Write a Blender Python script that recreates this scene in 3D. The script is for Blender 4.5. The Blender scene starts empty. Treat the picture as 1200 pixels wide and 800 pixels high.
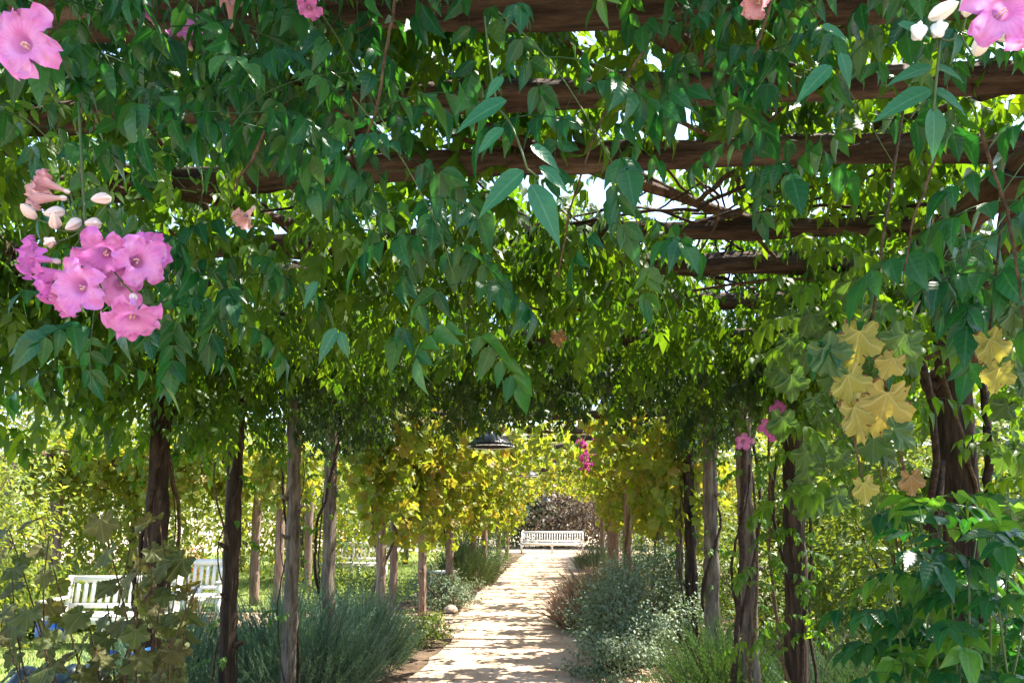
import bpy, math, random
import numpy as np
from mathutils import Matrix, Vector

R = math.radians
# ------------------------------------------------------------------ camera, sky, sun, exposure
scene = bpy.context.scene
CAM = np.array([0.0, 0.0, 1.6]); YAW, PITCH, FPX, RISE = R(4.48), R(5.5), 867.0, 121.5
cd = bpy.data.cameras.new('camera'); cd.sensor_width = 36.0; cd.lens = 26.0; cd.clip_start = 0.03; cd.clip_end = 600; cd.shift_y = RISE / 1200.0
cam = bpy.data.objects.new('camera', cd); scene.collection.objects.link(cam)
cam.location = CAM; cam.rotation_euler = (R(90) + PITCH, 0, YAW)
scene.camera = cam
SUN_EL, SUN_AZ = R(60), R(62)            # azimuth measured from +Y (down the path) towards +X
world = bpy.data.worlds.new('World'); scene.world = world; world.use_nodes = True
wn = world.node_tree.nodes; bgn = wn['Background']
sky = wn.new('ShaderNodeTexSky'); sky.sky_type = 'NISHITA'; sky.sun_disc = False
sky.sun_elevation = SUN_EL; sky.sun_rotation = SUN_AZ; sky.air_density = 1.0; sky.dust_density = 1.0
world.node_tree.links.new(sky.outputs[0], bgn.inputs[0]); bgn.inputs[1].default_value = 0.15
sd = bpy.data.lights.new('sun', 'SUN'); sd.energy = 5.0; sd.angle = R(0.53); sd.color = (1.0, 0.93, 0.82)
sun = bpy.data.objects.new('sun', sd); scene.collection.objects.link(sun)
sun_dir = Vector((math.sin(SUN_AZ) * math.cos(SUN_EL), math.cos(SUN_AZ) * math.cos(SUN_EL), math.sin(SUN_EL)))
sun.rotation_euler = (-sun_dir).to_track_quat('-Z', 'Y').to_euler()
vs = scene.view_settings; vs.view_transform = 'Standard'; vs.look = 'None'; vs.exposure = 2.1; vs.gamma = 1.0; vs.use_curve_mapping = False
scene.render.engine = 'CYCLES'
cy = scene.cycles; cy.use_denoising = True; cy.max_bounces = 8; cy.diffuse_bounces = 4; cy.transmission_bounces = 6
cy.transparent_max_bounces = 8; cy.sample_clamp_indirect = 6.0; cy.caustics_reflective = False; cy.caustics_refractive = False

# ------------------------------------------------------------------ helpers
rng = np.random.default_rng(7)
COL = scene.collection

def at(x, y, d):
    """world point seen at pixel (x, y) of the 1200x800 photograph, d metres ahead along the path"""
    f = np.array([-math.sin(YAW) * math.cos(PITCH), math.cos(YAW) * math.cos(PITCH), math.sin(PITCH)])
    r = np.array([math.cos(YAW), math.sin(YAW), 0.0]); u = np.cross(r, f)
    v = f * FPX + r * (x - 600) - u * (y - 400 - RISE)
    return CAM + v * (d / v[1])

def norm(v):
    v = np.asarray(v, float); n = np.linalg.norm(v, axis=-1, keepdims=True); n[n == 0] = 1
    return v / n

class MB:
    """collects triangles; build() links them as ONE mesh object"""
    def __init__(s): s.v, s.f, s.e, s.a, s.r, s.n = [], [], [], [], [], 0
    def add(s, v, f, edge=None, along=None, rnd=0.0):
        v = np.asarray(v, float).reshape(-1, 3); k = len(v)
        s.v.append(v); s.f.append(np.asarray(f, np.int64).reshape(-1, 3) + s.n)
        s.e.append(np.zeros(k) + (0.5 if edge is None else edge)); s.a.append(np.zeros(k) + (0 if along is None else along))
        s.r.append(np.zeros(k) + rnd); s.n += k
        return s
    def box(s, c, size, rot=None, rnd=0.0):
        x, y, z = np.array(size) / 2.0
        v = np.array([[i * x, j * y, k * z] for i in (-1, 1) for j in (-1, 1) for k in (-1, 1)])
        if rot is not None: v = v @ np.array(rot).T
        q = [(0, 1, 3, 2), (4, 6, 7, 5), (0, 4, 5, 1), (2, 3, 7, 6), (0, 2, 6, 4), (1, 5, 7, 3)]
        return s.add(v + np.array(c), [t for a, b, c_, d in q for t in ((a, b, c_), (a, c_, d))], rnd=rnd)
    def tube(s, pts, rad, sides=6, noise=0.0, cap=True, rg=rng, rnd=0.0):
        pts = np.asarray(pts, float); n = len(pts); rad = np.zeros(n) + rad
        t = norm(np.gradient(pts, axis=0)); ref = np.array([0.31, 0.17, 0.93])
        if abs(t.mean(0) @ ref) > 0.85 * np.linalg.norm(t.mean(0)): ref = np.array([0.93, 0.3, 0.1])
        a = norm(np.cross(t, ref)); b = np.cross(t, a)
        th = np.linspace(0, 2 * math.pi, sides, endpoint=False)
        rr = rad[:, None] * (1 + .55 * noise * rg.normal(size=(n, sides)) + (1.1 * noise * rg.normal(size=(1, sides)) if noise > .05 else 0))
        v = pts[:, None] + (a[:, None] * np.cos(th)[None, :, None] + b[:, None] * np.sin(th)[None, :, None]) * rr[..., None]
        f = []
        for i in range(n - 1):
            for j in range(sides):
                p, q = i * sides + j, i * sides + (j + 1) % sides
                f += [(p, q, p + sides), (q, q + sides, p + sides)]
        if cap:
            for j in range(1, sides - 1): f += [(0, j + 1, j), ((n - 1) * sides, (n - 1) * sides + j, (n - 1) * sides + j + 1)]
        return s.add(v.reshape(-1, 3), f, along=np.repeat(np.linspace(0, 1, n), sides), rnd=rnd)
    def lathe(s, prof, c=(0, 0, 0), sides=24, rnd=0.0):
        prof = np.asarray(prof, float); n = len(prof); th = np.linspace(0, 2 * math.pi, sides, endpoint=False)
        v = np.stack([prof[:, 0:1] * np.cos(th), prof[:, 0:1] * np.sin(th), np.repeat(prof[:, 1:2], sides, 1)], -1) + np.array(c)
        f = []
        for i in range(n - 1):
            for j in range(sides):
                p, q = i * sides + j, i * sides + (j + 1) % sides
                f += [(p, q, p + sides), (q, q + sides, p + sides)]
        return s.add(v.reshape(-1, 3), f, rnd=rnd)
    def mesh(s, name, mat, smooth=False):
        v = np.concatenate(s.v); f = np.concatenate(s.f); me = bpy.data.meshes.new(name)
        me.vertices.add(len(v)); me.vertices.foreach_set('co', v.astype(np.float32).ravel())
        me.loops.add(f.size); me.loops.foreach_set('vertex_index', f.astype(np.int32).ravel())
        me.polygons.add(len(f)); me.polygons.foreach_set('loop_start', np.arange(0, f.size, 3, dtype=np.int32))
        try: me.polygons.foreach_set('loop_total', np.full(len(f), 3, np.int32))
        except Exception: pass
        if smooth: me.polygons.foreach_set('use_smooth', np.ones(len(f), bool))
        for nm, arr in (('edge', s.e), ('along', s.a), ('rnd', s.r)):
            me.attributes.new(nm, 'FLOAT', 'POINT').data.foreach_set('value', np.concatenate(arr).astype(np.float32))
        me.materials.append(mat); me.update(calc_edges=True)
        return me
    def build(s, name, mat, parent=None, smooth=False, kind=None):
        return obj(name, s.mesh(name, mat, smooth), parent, kind)

def obj(name, me, parent=None, kind=None):
    o = bpy.data.objects.new(name, me); COL.objects.link(o)
    if parent is not None:
        o.parent = parent
        base = np.array(parent.get('origin', (0, 0, 0)))
        o['origin'] = (0.0, 0.0, 0.0) if False else tuple(base)
        if parent.parent is None: o.location = tuple(-base)
    if kind: o['kind'] = kind
    return o

def thing(name, loc, label, cat, group=None):
    o = bpy.data.objects.new(name, None); COL.objects.link(o); o.location = tuple(loc); o['origin'] = tuple(float(q) for q in loc)
    o.empty_display_size = 0.1
    o['label'] = label; o['category'] = cat
    if group: o['group'] = group
    return o

def placed(name, me, parent, M):
    """a part sharing mesh data, placed by a world matrix under an unrotated thing"""
    o = bpy.data.objects.new(name, me); COL.objects.link(o); o.parent = parent
    o.matrix_basis = Matrix.Translation(-Vector(parent['origin'])) @ M
    return o

def frames(Yd, up):
    Y = norm(Yd); X = norm(np.cross(Y, up)); bad = np.linalg.norm(np.cross(Y, up), axis=-1) < 1e-4
    X[bad] = (1, 0, 0); Z = np.cross(X, Y)
    return X, Y, Z

def bulk(mb, T, P, Yd, up, S, rnd):
    """copy template T=(verts, faces, edge, along) to many frames"""
    v, f, e, a = T; N = len(P); k = len(v)
    X, Y, Z = frames(np.asarray(Yd, float), np.asarray(up, float))
    S = np.zeros(N) + S
    V = (v[None, :, 0:1] * X[:, None] + v[None, :, 1:2] * Y[:, None] + v[None, :, 2:3] * Z[:, None]) * S[:, None, None] + np.asarray(P)[:, None]
    F = (f[None] + (np.arange(N) * k)[:, None, None]).reshape(-1, 3)
    mb.add(V.reshape(-1, 3), F, np.tile(e, N), np.tile(a, N), np.repeat(np.zeros(N) + rnd, k))

def mat4(p, yd, up, s):
    X, Y, Z = frames(np.array([yd], float), np.array([up], float))
    M = np.eye(4); M[:3, 0], M[:3, 1], M[:3, 2], M[:3, 3] = X[0] * s, Y[0] * s, Z[0] * s, p
    return Matrix(M.tolist())

# ------------------------------------------------------------------ materials
def new_mat(name):
    m = bpy.data.materials.new(name); m.use_nodes = True
    nt = m.node_tree; return m, nt, nt.nodes['Principled BSDF'], nt.nodes['Material Output']

def ramp(nt, cols, interp='LINEAR'):
    r = nt.nodes.new('ShaderNodeValToRGB'); cr = r.color_ramp; cr.interpolation = interp
    while len(cr.elements) < len(cols): cr.elements.new(0.5)
    for i, c in enumerate(cols):
        cr.elements[i].position = i / max(1, len(cols) - 1); cr.elements[i].color = (*c, 1)
    return r

def math_node(nt, op, a, b=None):
    n = nt.nodes.new('ShaderNodeMath'); n.operation = op
    for i, q in enumerate((a, b)):
        if q is None: continue
        if isinstance(q, (int, float)): n.inputs[i].default_value = q
        else: nt.links.new(q, n.inputs[i])
    return n.outputs[0]

def attr(nt, name):
    n = nt.nodes.new('ShaderNodeAttribute'); n.attribute_name = name; return n.outputs['Fac']

def mixc(nt, fac, a, b, mode='MIX'):
    n = nt.nodes.new('ShaderNodeMix'); n.data_type = 'RGBA'; n.blend_type = mode
    for i, q in ((0, fac), (6, a), (7, b)):
        if isinstance(q, (int, float)): n.inputs[i].default_value = q
        elif isinstance(q, tuple): n.inputs[i].default_value = (*q, 1)
        else: nt.links.new(q, n.inputs[i])
    return n.outputs[2]

def leaf_mat(name, cols, trans_gain=(2.2, 1.9, 0.9), trans=0.42, rough=0.42, spec=0.45, vein=(0.3, 0.36, 0.16), veins=True, brown=0.0):
    m, nt, p, out = new_mat(name); L = nt.links
    oi = nt.nodes.new('ShaderNodeObjectInfo')
    r = math_node(nt, 'FRACT', math_node(nt, 'ADD', attr(nt, 'rnd'), oi.outputs['Random']))
    rp = ramp(nt, cols); L.new(r, rp.inputs[0]); c = rp.outputs[0]
    tc = nt.nodes.new('ShaderNodeTexCoord')
    nz = nt.nodes.new('ShaderNodeTexNoise'); nz.inputs['Scale'].default_value = 60; nz.inputs['Detail'].default_value = 3
    L.new(tc.outputs['Object'], nz.inputs['Vector'])
    c = mixc(nt, math_node(nt, 'MULTIPLY', nz.outputs['Fac'], 0.5), c, tuple(0.55 * q for q in cols[0]))
    if veins:
        e, a = attr(nt, 'edge'), attr(nt, 'along')
        mid = math_node(nt, 'LESS_THAN', e, 0.09)
        w = math_node(nt, 'SINE', math_node(nt, 'MULTIPLY', math_node(nt, 'SUBTRACT', a, math_node(nt, 'MULTIPLY', e, 0.16)), 44.0))
        side = math_node(nt, 'MULTIPLY', math_node(nt, 'GREATER_THAN', w, 0.9), 0.14)
        c = mixc(nt, math_node(nt, 'MAXIMUM', math_node(nt, 'MULTIPLY', mid, 0.5), side), c, vein)
        bp = nt.nodes.new('ShaderNodeBump'); bp.inputs['Strength'].default_value = 0.12; bp.inputs['Distance'].default_value = 0.0012
        L.new(w, bp.inputs['Height']); L.new(bp.outputs[0], p.inputs['Normal'])
        if brown:
            n2 = nt.nodes.new('ShaderNodeTexNoise'); n2.inputs['Scale'].default_value = 6; L.new(tc.outputs['Object'], n2.inputs['Vector'])
            bb = math_node(nt, 'GREATER_THAN', math_node(nt, 'ADD', math_node(nt, 'MULTIPLY', a, 0.55), n2.outputs['Fac']), 1.0 - brown)
            c = mixc(nt, bb, c, (0.13, 0.055, 0.018))
    L.new(c, p.inputs['Base Color']); p.inputs['Roughness'].default_value = rough
    p.inputs['Specular IOR Level'].default_value = spec
    t = nt.nodes.new('ShaderNodeBsdfTranslucent')
    L.new(mixc(nt, 1.0, c, tuple(trans_gain), 'MULTIPLY'), t.inputs[0])
    mx = nt.nodes.new('ShaderNodeMixShader'); mx.inputs[0].default_value = trans
    L.new(p.outputs[0], mx.inputs[1]); L.new(t.outputs[0], mx.inputs[2]); L.new(mx.outputs[0], out.inputs[0])
    return m

def wood_mat(name, a, b, c, scale=1.0, rough=0.85, stretch=(9, 9, 1.2)):
    m, nt, p, out = new_mat(name); L = nt.links
    tc = nt.nodes.new('ShaderNodeTexCoord'); mp = nt.nodes.new('ShaderNodeMapping'); mp.inputs['Scale'].default_value = stretch
    L.new(tc.outputs['Object'], mp.inputs[0])
    n1 = nt.nodes.new('ShaderNodeTexNoise'); n1.inputs['Scale'].default_value = 3 * scale; n1.inputs['Detail'].default_value = 8; n1.inputs['Roughness'].default_value = 0.7
    L.new(mp.outputs[0], n1.inputs['Vector'])
    n2 = nt.nodes.new('ShaderNodeTexNoise'); n2.inputs['Scale'].default_value = 2.2; n2.inputs['Detail'].default_value = 4
    L.new(tc.outputs['Object'], n2.inputs['Vector'])
    rp = ramp(nt, [a, b, c]); rp.color_ramp.elements[0].position = 0.38; rp.color_ramp.elements[2].position = 0.64
    L.new(n1.outputs['Fac'], rp.inputs[0])
    cc = mixc(nt, math_node(nt, 'MULTIPLY', n2.outputs['Fac'], 0.6), rp.outputs[0], tuple(0.6 * q for q in a))
    L.new(cc, p.inputs['Base Color']); p.inputs['Roughness'].default_value = rough; p.inputs['Specular IOR Level'].default_value = 0.2
    bp = nt.nodes.new('ShaderNodeBump'); bp.inputs['Strength'].default_value = 1.0; bp.inputs['Distance'].default_value = 0.03
    L.new(n1.outputs['Fac'], bp.inputs['Height']); L.new(bp.outputs[0], p.inputs['Normal'])
    return m

def plain_mat(name, col, rough=0.5, spec=0.4, metal=0.0, dirt=0.25, scale=14):
    m, nt, p, out = new_mat(name); L = nt.links
    tc = nt.nodes.new('ShaderNodeTexCoord'); n = nt.nodes.new('ShaderNodeTexNoise'); n.inputs['Scale'].default_value = scale; n.inputs['Detail'].default_value = 6
    L.new(tc.outputs['Object'], n.inputs['Vector'])
    L.new(mixc(nt, math_node(nt, 'MULTIPLY', n.outputs['Fac'], dirt), col, tuple(0.45 * q for q in col)), p.inputs['Base Color'])
    p.inputs['Roughness'].default_value = rough; p.inputs['Specular IOR Level'].default_value = spec; p.inputs['Metallic'].default_value = metal
    return m

def ground_mat(name, cols, scale, bump=0.6, fine=120, dist=0.02):
    m, nt, p, out = new_mat(name); L = nt.links
    tc = nt.nodes.new('ShaderNodeTexCoord')
    n1 = nt.nodes.new('ShaderNodeTexNoise'); n1.inputs['Scale'].default_value = scale; n1.inputs['Detail'].default_value = 8
    n2 = nt.nodes.new('ShaderNodeTexNoise'); n2.inputs['Scale'].default_value = fine; n2.inputs['Detail'].default_value = 3
    L.new(tc.outputs['Object'], n1.inputs['Vector']); L.new(tc.outputs['Object'], n2.inputs['Vector'])
    s = math_node(nt, 'ADD', math_node(nt, 'MULTIPLY', n1.outputs['Fac'], 0.6), math_node(nt, 'MULTIPLY', n2.outputs['Fac'], 0.4))
    rp = ramp(nt, cols); rp.color_ramp.elements[0].position = 0.33; rp.color_ramp.elements[-1].position = 0.66
    L.new(s, rp.inputs[0]); L.new(rp.outputs[0], p.inputs['Base Color']); p.inputs['Roughness'].default_value = 0.95; p.inputs['Specular IOR Level'].default_value = 0.1
    bp = nt.nodes.new('ShaderNodeBump'); bp.inputs['Strength'].default_value = bump; bp.inputs['Distance'].default_value = dist
    L.new(s, bp.inputs['Height']); L.new(bp.outputs[0], p.inputs['Normal'])
    return m

def petal_mat(name, base, deep, pale):
    m, nt, p, out = new_mat(name); L = nt.links
    e, a = attr(nt, 'edge'), attr(nt, 'along')     # edge: 0 tube .. 1 rim, along: angle in turns
    w = math_node(nt, 'GREATER_THAN', math_node(nt, 'SINE', math_node(nt, 'MULTIPLY', a, 2 * math.pi * 25)), 0.45)
    near = nt.nodes.new('ShaderNodeMapRange'); near.inputs[1].default_value = 0.42; near.inputs[2].default_value = 1.0; near.inputs[3].default_value = 1; near.inputs[4].default_value = 0
    L.new(e, near.inputs[0])
    c = mixc(nt, math_node(nt, 'MULTIPLY', math_node(nt, 'MULTIPLY', w, near.outputs[0]), 0.75), base, deep)
    tb = nt.nodes.new('ShaderNodeMapRange'); tb.inputs[1].default_value = 0.05; tb.inputs[2].default_value = 0.55; tb.inputs[3].default_value = 0.8; tb.inputs[4].default_value = 0
    L.new(e, tb.inputs[0]); c = mixc(nt, tb.outputs[0], c, pale)
    tc = nt.nodes.new('ShaderNodeTexCoord'); n = nt.nodes.new('ShaderNodeTexNoise'); n.inputs['Scale'].default_value = 45; n.inputs['Detail'].default_value = 4; L.new(tc.outputs['Object'], n.inputs['Vector'])
    c = mixc(nt, math_node(nt, 'MULTIPLY', math_node(nt, 'POWER', n.outputs['Fac'], 1.4), math_node(nt, 'ADD', nt.nodes.new('ShaderNodeObjectInfo').outputs['Random'], .55)), c, pale)
    L.new(c, p.inputs['Base Color']); p.inputs['Roughness'].default_value = 0.6; p.inputs['Specular IOR Level'].default_value = 0.25
    t = nt.nodes.new('ShaderNodeBsdfTranslucent'); L.new(c, t.inputs[0])
    mx = nt.nodes.new('ShaderNodeMixShader'); mx.inputs[0].default_value = 0.4
    L.new(p.outputs[0], mx.inputs[1]); L.new(t.outputs[0], mx.inputs[2]); L.new(mx.outputs[0], out.inputs[0])
    return m

M = {}
M['trumpet'] = leaf_mat('trumpet_leaf', [(.006, .058, .018), (.011, .084, .026), (.018, .105, .028), (.040, .14, .020), (.008, .068, .024), (.024, .115, .024)], trans=0.34, rough=0.36, spec=0.42, trans_gain=(2.4, 2.3, 0.6), vein=(.04, .15, .06))
M['young'] = leaf_mat('young_leaf', [(.06, .19, .022), (.09, .24, .028), (.07, .20, .03)], trans=0.45, rough=0.35, trans_gain=(2.2, 1.9, .7), vein=(.14, .25, .08))
M['canopy'] = leaf_mat('canopy_leaf', [(.030, .10, .010), (.045, .14, .012), (.072, .17, .014), (.04, .12, .012)], trans=0.58, rough=0.45, trans_gain=(3.0, 2.2, .5), vein=(.1, .17, .04))
M['canopy_lo'] = leaf_mat('canopy_mass', [(.030, .095, .010), (.045, .13, .012), (.082, .17, .014), (.04, .11, .010)], trans=0.58, rough=0.5, trans_gain=(3.0, 2.2, .5), veins=False)
M['mid_lo'] = leaf_mat('shade_tinted_vine_mass', [(.016, .048, .008), (.024, .066, .009), (.040, .085, .010), (.020, .055, .008)], trans=0.42, rough=0.5, trans_gain=(2.6, 2.0, .5), veins=False)  # deeper leaf green stands in for the shade of the middle bays
M['far_vine'] = leaf_mat('far_vine_leaf', [(.14, .23, .022), (.20, .27, .03), (.28, .28, .045), (.17, .25, .025), (.33, .23, .05), (.19, .26, .03), (.25, .29, .045)], trans=0.5, rough=0.5, trans_gain=(1.8, 1.6, .7), veins=False)
M['grape_y'] = leaf_mat('yellow_grape_leaf', [(.34, .31, .06), (.25, .29, .06), (.36, .30, .07), (.30, .31, .06)], trans=0.5, rough=0.6, trans_gain=(1.3, 1.15, .6), vein=(.45, .42, .16), brown=-0.10)
M['grape_b'] = leaf_mat('browning_grape_leaf', [(.18, .10, .03), (.24, .17, .045), (.14, .07, .025)], trans=0.3, rough=0.7, trans_gain=(1.3, 1.1, .7), vein=(.28, .2, .1), brown=0.0)
M['grape_g'] = leaf_mat('green_grape_leaf', [(.035, .095, .014), (.05, .12, .018), (.045, .10, .02)], trans=0.4, rough=0.5, vein=(.12, .2, .06))
M['olive'] = leaf_mat('olive_round_leaf', [(.07, .10, .02), (.10, .13, .025), (.12, .10, .035), (.06, .10, .02)], trans=0.42, rough=0.6, trans_gain=(1.8, 1.6, .8), vein=(.2, .2, .08))
M['rosemary'] = leaf_mat('rosemary_needle', [(.075, .155, .09), (.105, .19, .115), (.14, .22, .145), (.065, .14, .085)], trans=0.2, rough=0.55, veins=False)
M['rosemary_y'] = leaf_mat('olive_needle', [(.06, .10, .03), (.09, .14, .045), (.12, .16, .06)], trans=0.2, rough=0.55, veins=False)
M['grey'] = leaf_mat('grey_green_leaf', [(.10, .165, .095), (.145, .21, .12), (.20, .25, .155), (.10, .165, .075)], trans=0.2, rough=0.6, veins=False)
M['bush'] = leaf_mat('bush_leaf', [(.04, .10, .025), (.06, .14, .03), (.09, .16, .045), (.05, .11, .03)], trans=0.35, rough=0.5, veins=False)
M['lime'] = leaf_mat('lime_leaf', [(.08, .14, .02), (.12, .19, .025), (.14, .18, .03)], trans=0.4, rough=0.5, veins=False)
M['dry'] = leaf_mat('dry_stem', [(.30, .19, .13), (.36, .26, .17), (.24, .17, .11)], trans=0.25, rough=0.8, trans_gain=(1.2, 1.1, 1.0), veins=False)
M['tree_a'] = leaf_mat('tree_leaf', [(.13, .20, .03), (.18, .24, .04), (.25, .27, .07), (.14, .21, .03)], trans=0.5, rough=0.5, trans_gain=(2.0, 1.7, .7), veins=False)
M['tree_dark'] = leaf_mat('dark_tree_leaf', [(.055, .085, .045), (.08, .115, .06), (.11, .14, .075)], trans=0.25, rough=0.5, veins=False)
M['tree_red'] = leaf_mat('copper_leaf', [(.20, .145, .10), (.31, .235, .175), (.17, .165, .09), (.36, .29, .22)], trans=0.35, rough=0.55, trans_gain=(1.6, 1.2, .9), veins=False)
M['tree_orange'] = leaf_mat('orange_leaf', [(.45, .17, .03), (.5, .24, .04), (.38, .14, .03)], trans=0.35, rough=0.55, trans_gain=(1.4, 1.1, .7), veins=False)
M['grass'] = leaf_mat('grass_blade', [(.07, .13, .02), (.10, .17, .03), (.14, .18, .04)], trans=0.35, rough=0.6, veins=False)
M['litter'] = leaf_mat('fallen_leaf', [(.16, .09, .04), (.22, .14, .06), (.12, .06, .03), (.2, .17, .05)], trans=0.15, rough=0.8, trans_gain=(1, 1, 1), veins=False)
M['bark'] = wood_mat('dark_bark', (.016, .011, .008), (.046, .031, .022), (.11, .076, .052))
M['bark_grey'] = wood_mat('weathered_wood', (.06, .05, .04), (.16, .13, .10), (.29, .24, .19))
M['bark_pink'] = wood_mat('sunlit_toned_wood', (.16, .10, .075), (.30, .20, .155), (.42, .31, .25))  # sunlight on the far posts is put into this paler pinkish colour
M['beam'] = wood_mat('beam_wood', (.035, .023, .018), (.105, .07, .053), (.22, .155, .115), stretch=(1.2, 9, 9))
M['rail'] = wood_mat('rail_wood', (.05, .03, .022), (.13, .075, .05), (.22, .14, .095), stretch=(9, 1.2, 9))
M['cane'] = wood_mat('vine_cane', (.07, .045, .025), (.15, .10, .055), (.25, .18, .10), scale=4, stretch=(4, 4, 4))
M['cane_dark'] = wood_mat('dark_vine_cane', (.025, .016, .012), (.06, .04, .028), (.11, .075, .05), scale=4, stretch=(4, 4, 4))
M['green_stem'] = plain_mat('green_stem', (.055, .10, .03), 0.5, 0.3)
M['white_wood'] = plain_mat('white_painted_wood', (.76, .72, .66), 0.5, 0.35, dirt=0.3, scale=9)
M['lamp_black'] = plain_mat('black_enamel', (.006, .008, .010), 0.42, 0.3, dirt=0.3)
M['lamp_white'] = plain_mat('white_enamel', (.75, .76, .78), 0.35, 0.5, dirt=0.1)
M['petal'] = petal_mat('pink_petal', (.60, .10, .50), (.40, .012, .17), (.74, .38, .70))
M['petal_faded'] = petal_mat('faded_petal', (.62, .26, .34), (.35, .05, .12), (.72, .52, .48))
M['bud'] = plain_mat('pale_bud', (.70, .58, .55), 0.55, 0.3, dirt=0.35, scale=150)
M['bud_white'] = plain_mat('white_bud', (.82, .79, .72), 0.55, 0.3, dirt=0.25, scale=150)
M['magenta'] = petal_mat('magenta_bract', (.45, .03, .24), (.3, .01, .12), (.6, .12, .35))
M['stone'] = plain_mat('kerb_stone', (.40, .30, .23), 0.9, 0.2, dirt=0.6, scale=8)
M['tarp'] = plain_mat('dark_plastic_sheet', (.006, .018, .018), 0.34, 0.4, dirt=0.3, scale=6)
M['tarp_reflection'] = plain_mat('painted_sky_reflection', (.03, .14, .45), 0.3, 0.6, dirt=0.2)  # blue colour stands in for sky reflected in the sheet
M['sand'] = ground_mat('sandy_path', [(.29, .19, .12), (.42, .295, .20), (.50, .38, .28)], 2.5, 0.8, 200, 0.012)
M['soil'] = ground_mat('bed_soil', [(.05, .035, .022), (.10, .07, .045), (.17, .12, .08)], 5, 1.0, 70, 0.04)
M['ground'] = ground_mat('dry_ground', [(.28, .22, .14), (.40, .32, .22), (.48, .40, .29)], 1.3, 0.6, 50, 0.03)
M['lawn'] = ground_mat('lawn', [(.09, .13, .03), (.14, .18, .05), (.20, .21, .07)], 2, 0.7, 90, 0.03)

# ------------------------------------------------------------------ leaf templates (base at origin, tip +Y, face +Z)
def leaflet(L=1.0, W=0.46, rows=(0.0, .12, .34, .62, .86, 1.0), fold=0.28, curl=0.25, wav=0.0, rg=rng):
    v, e, a, f = [], [], [], []
    prof = lambda u: (math.sin(math.pi * min(1, u ** 0.62)) ** 1.15) if 0 < u < 1 else 0
    for u in rows:
        w = W / 2 * prof(u) * L; z = -curl * u * u * L
        if w < 1e-6: v.append((0, u * L, z)); e.append(0); a.append(u)
        else:
            q = wav * rg.normal(size=2) * L
            v += [(-w, u * L, z + fold * w + q[0]), (0, u * L, z), (w, u * L, z + fold * w + q[1])]; e += [1, 0, 1]; a += [u] * 3
    idx, i = [], 0
    for u in rows:
        if prof(u) * W / 2 * L < 1e-6: idx.append((i,)); i += 1
        else: idx.append((i, i + 1, i + 2)); i += 3
    for p, q in zip(idx[:-1], idx[1:]):
        if len(p) == 1 and len(q) == 3: f += [(p[0], q[1], q[0]), (p[0], q[2], q[1])]
        elif len(p) == 3 and len(q) == 1: f += [(p[0], p[1], q[0]), (p[1], p[2], q[0])]
        elif len(p) == 3: f += [(p[0], p[1], q[0]), (p[1], q[1], q[0]), (p[1], p[2], q[1]), (p[2], q[2], q[1])]
    return np.array(v, float), np.array(f), np.array(e, float), np.array(a, float)

LO_LEAF = leaflet(rows=(0.0, .42, 1.0), W=0.5, curl=0.2)
MID_LEAF = leaflet(rows=(0.0, .2, .6, 1.0), W=0.48, curl=0.25)

def compound(rg, pairs=4, length=0.15, ll=0.05, W=0.46, droop=1.1, a0=0.25, ldroop=0.7, hi=True, stem=True, tmpl=None):
    """pinnate leaf: a drooping rachis with paired leaflets and one at the tip"""
    mb = MB(); n = 9
    ang = a0 - droop * np.linspace(0, 1, n) ** 1.2
    d = np.stack([np.cumsum(rg.normal(0, .04, n)) * 0.5, np.cos(ang), np.sin(ang)], -1) * (length / (n - 1))
    pts = np.vstack([[0, 0, 0], np.cumsum(d, 0)[:-1]])
    if stem: mb.tube(pts, np.linspace(.0011, .0006, n), 3, cap=False, rnd=0.3)
    tan = norm(np.gradient(pts, axis=0))
    P, D, U, S = [], [], [], []
    for i in range(pairs):
        t = (0.3 + 0.62 * i / max(1, pairs - 1)) * (n - 1); k = int(min(t, n - 2)); p = pts[k] + (pts[k + 1] - pts[k]) * (t - k)
        for s in (-1, 1):
            g = rg.normal(0, .16, 3)
            P.append(p); D.append(np.array([s * 0.95, 0, 0]) + tan[k] * (0.45 + 0.2 * rg.random()) + np.array([0, 0, -ldroop]) * (0.6 + 0.8 * rg.random()) + g)
            U.append(np.array([0, 0.5, 1.0]) + rg.normal(0, .25, 3)); S.append(ll * (0.72 + 0.4 * rg.random()) * (1.0 if 0 < i else 0.85))
    P.append(pts[-1]); D.append(tan[-1] + np.array([0, 0, -0.5 * ldroop]) + rg.normal(0, .12, 3)); U.append(np.array([0, 1.0, 0.7]) + rg.normal(0, .2, 3)); S.append(ll * (1.0 + 0.35 * rg.random()))
    for p, dd, u, s in zip(P, D, U, S):
        T = tmpl if tmpl is not None else (leaflet(1.0, W * (0.9 + .2 * rg.random()), fold=0.2 + .3 * rg.random(), curl=0.1 + 0.45 * rg.random(), wav=0.012, rg=rg) if hi else LO_LEAF)
        bulk(mb, T, np.array([p]), [dd], [u], s, rg.random() * 0.25)
    return mb

def as_tmpl(mb):
    return np.concatenate(mb.v), np.concatenate(mb.f), np.concatenate(mb.e), np.concatenate(mb.a)

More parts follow.
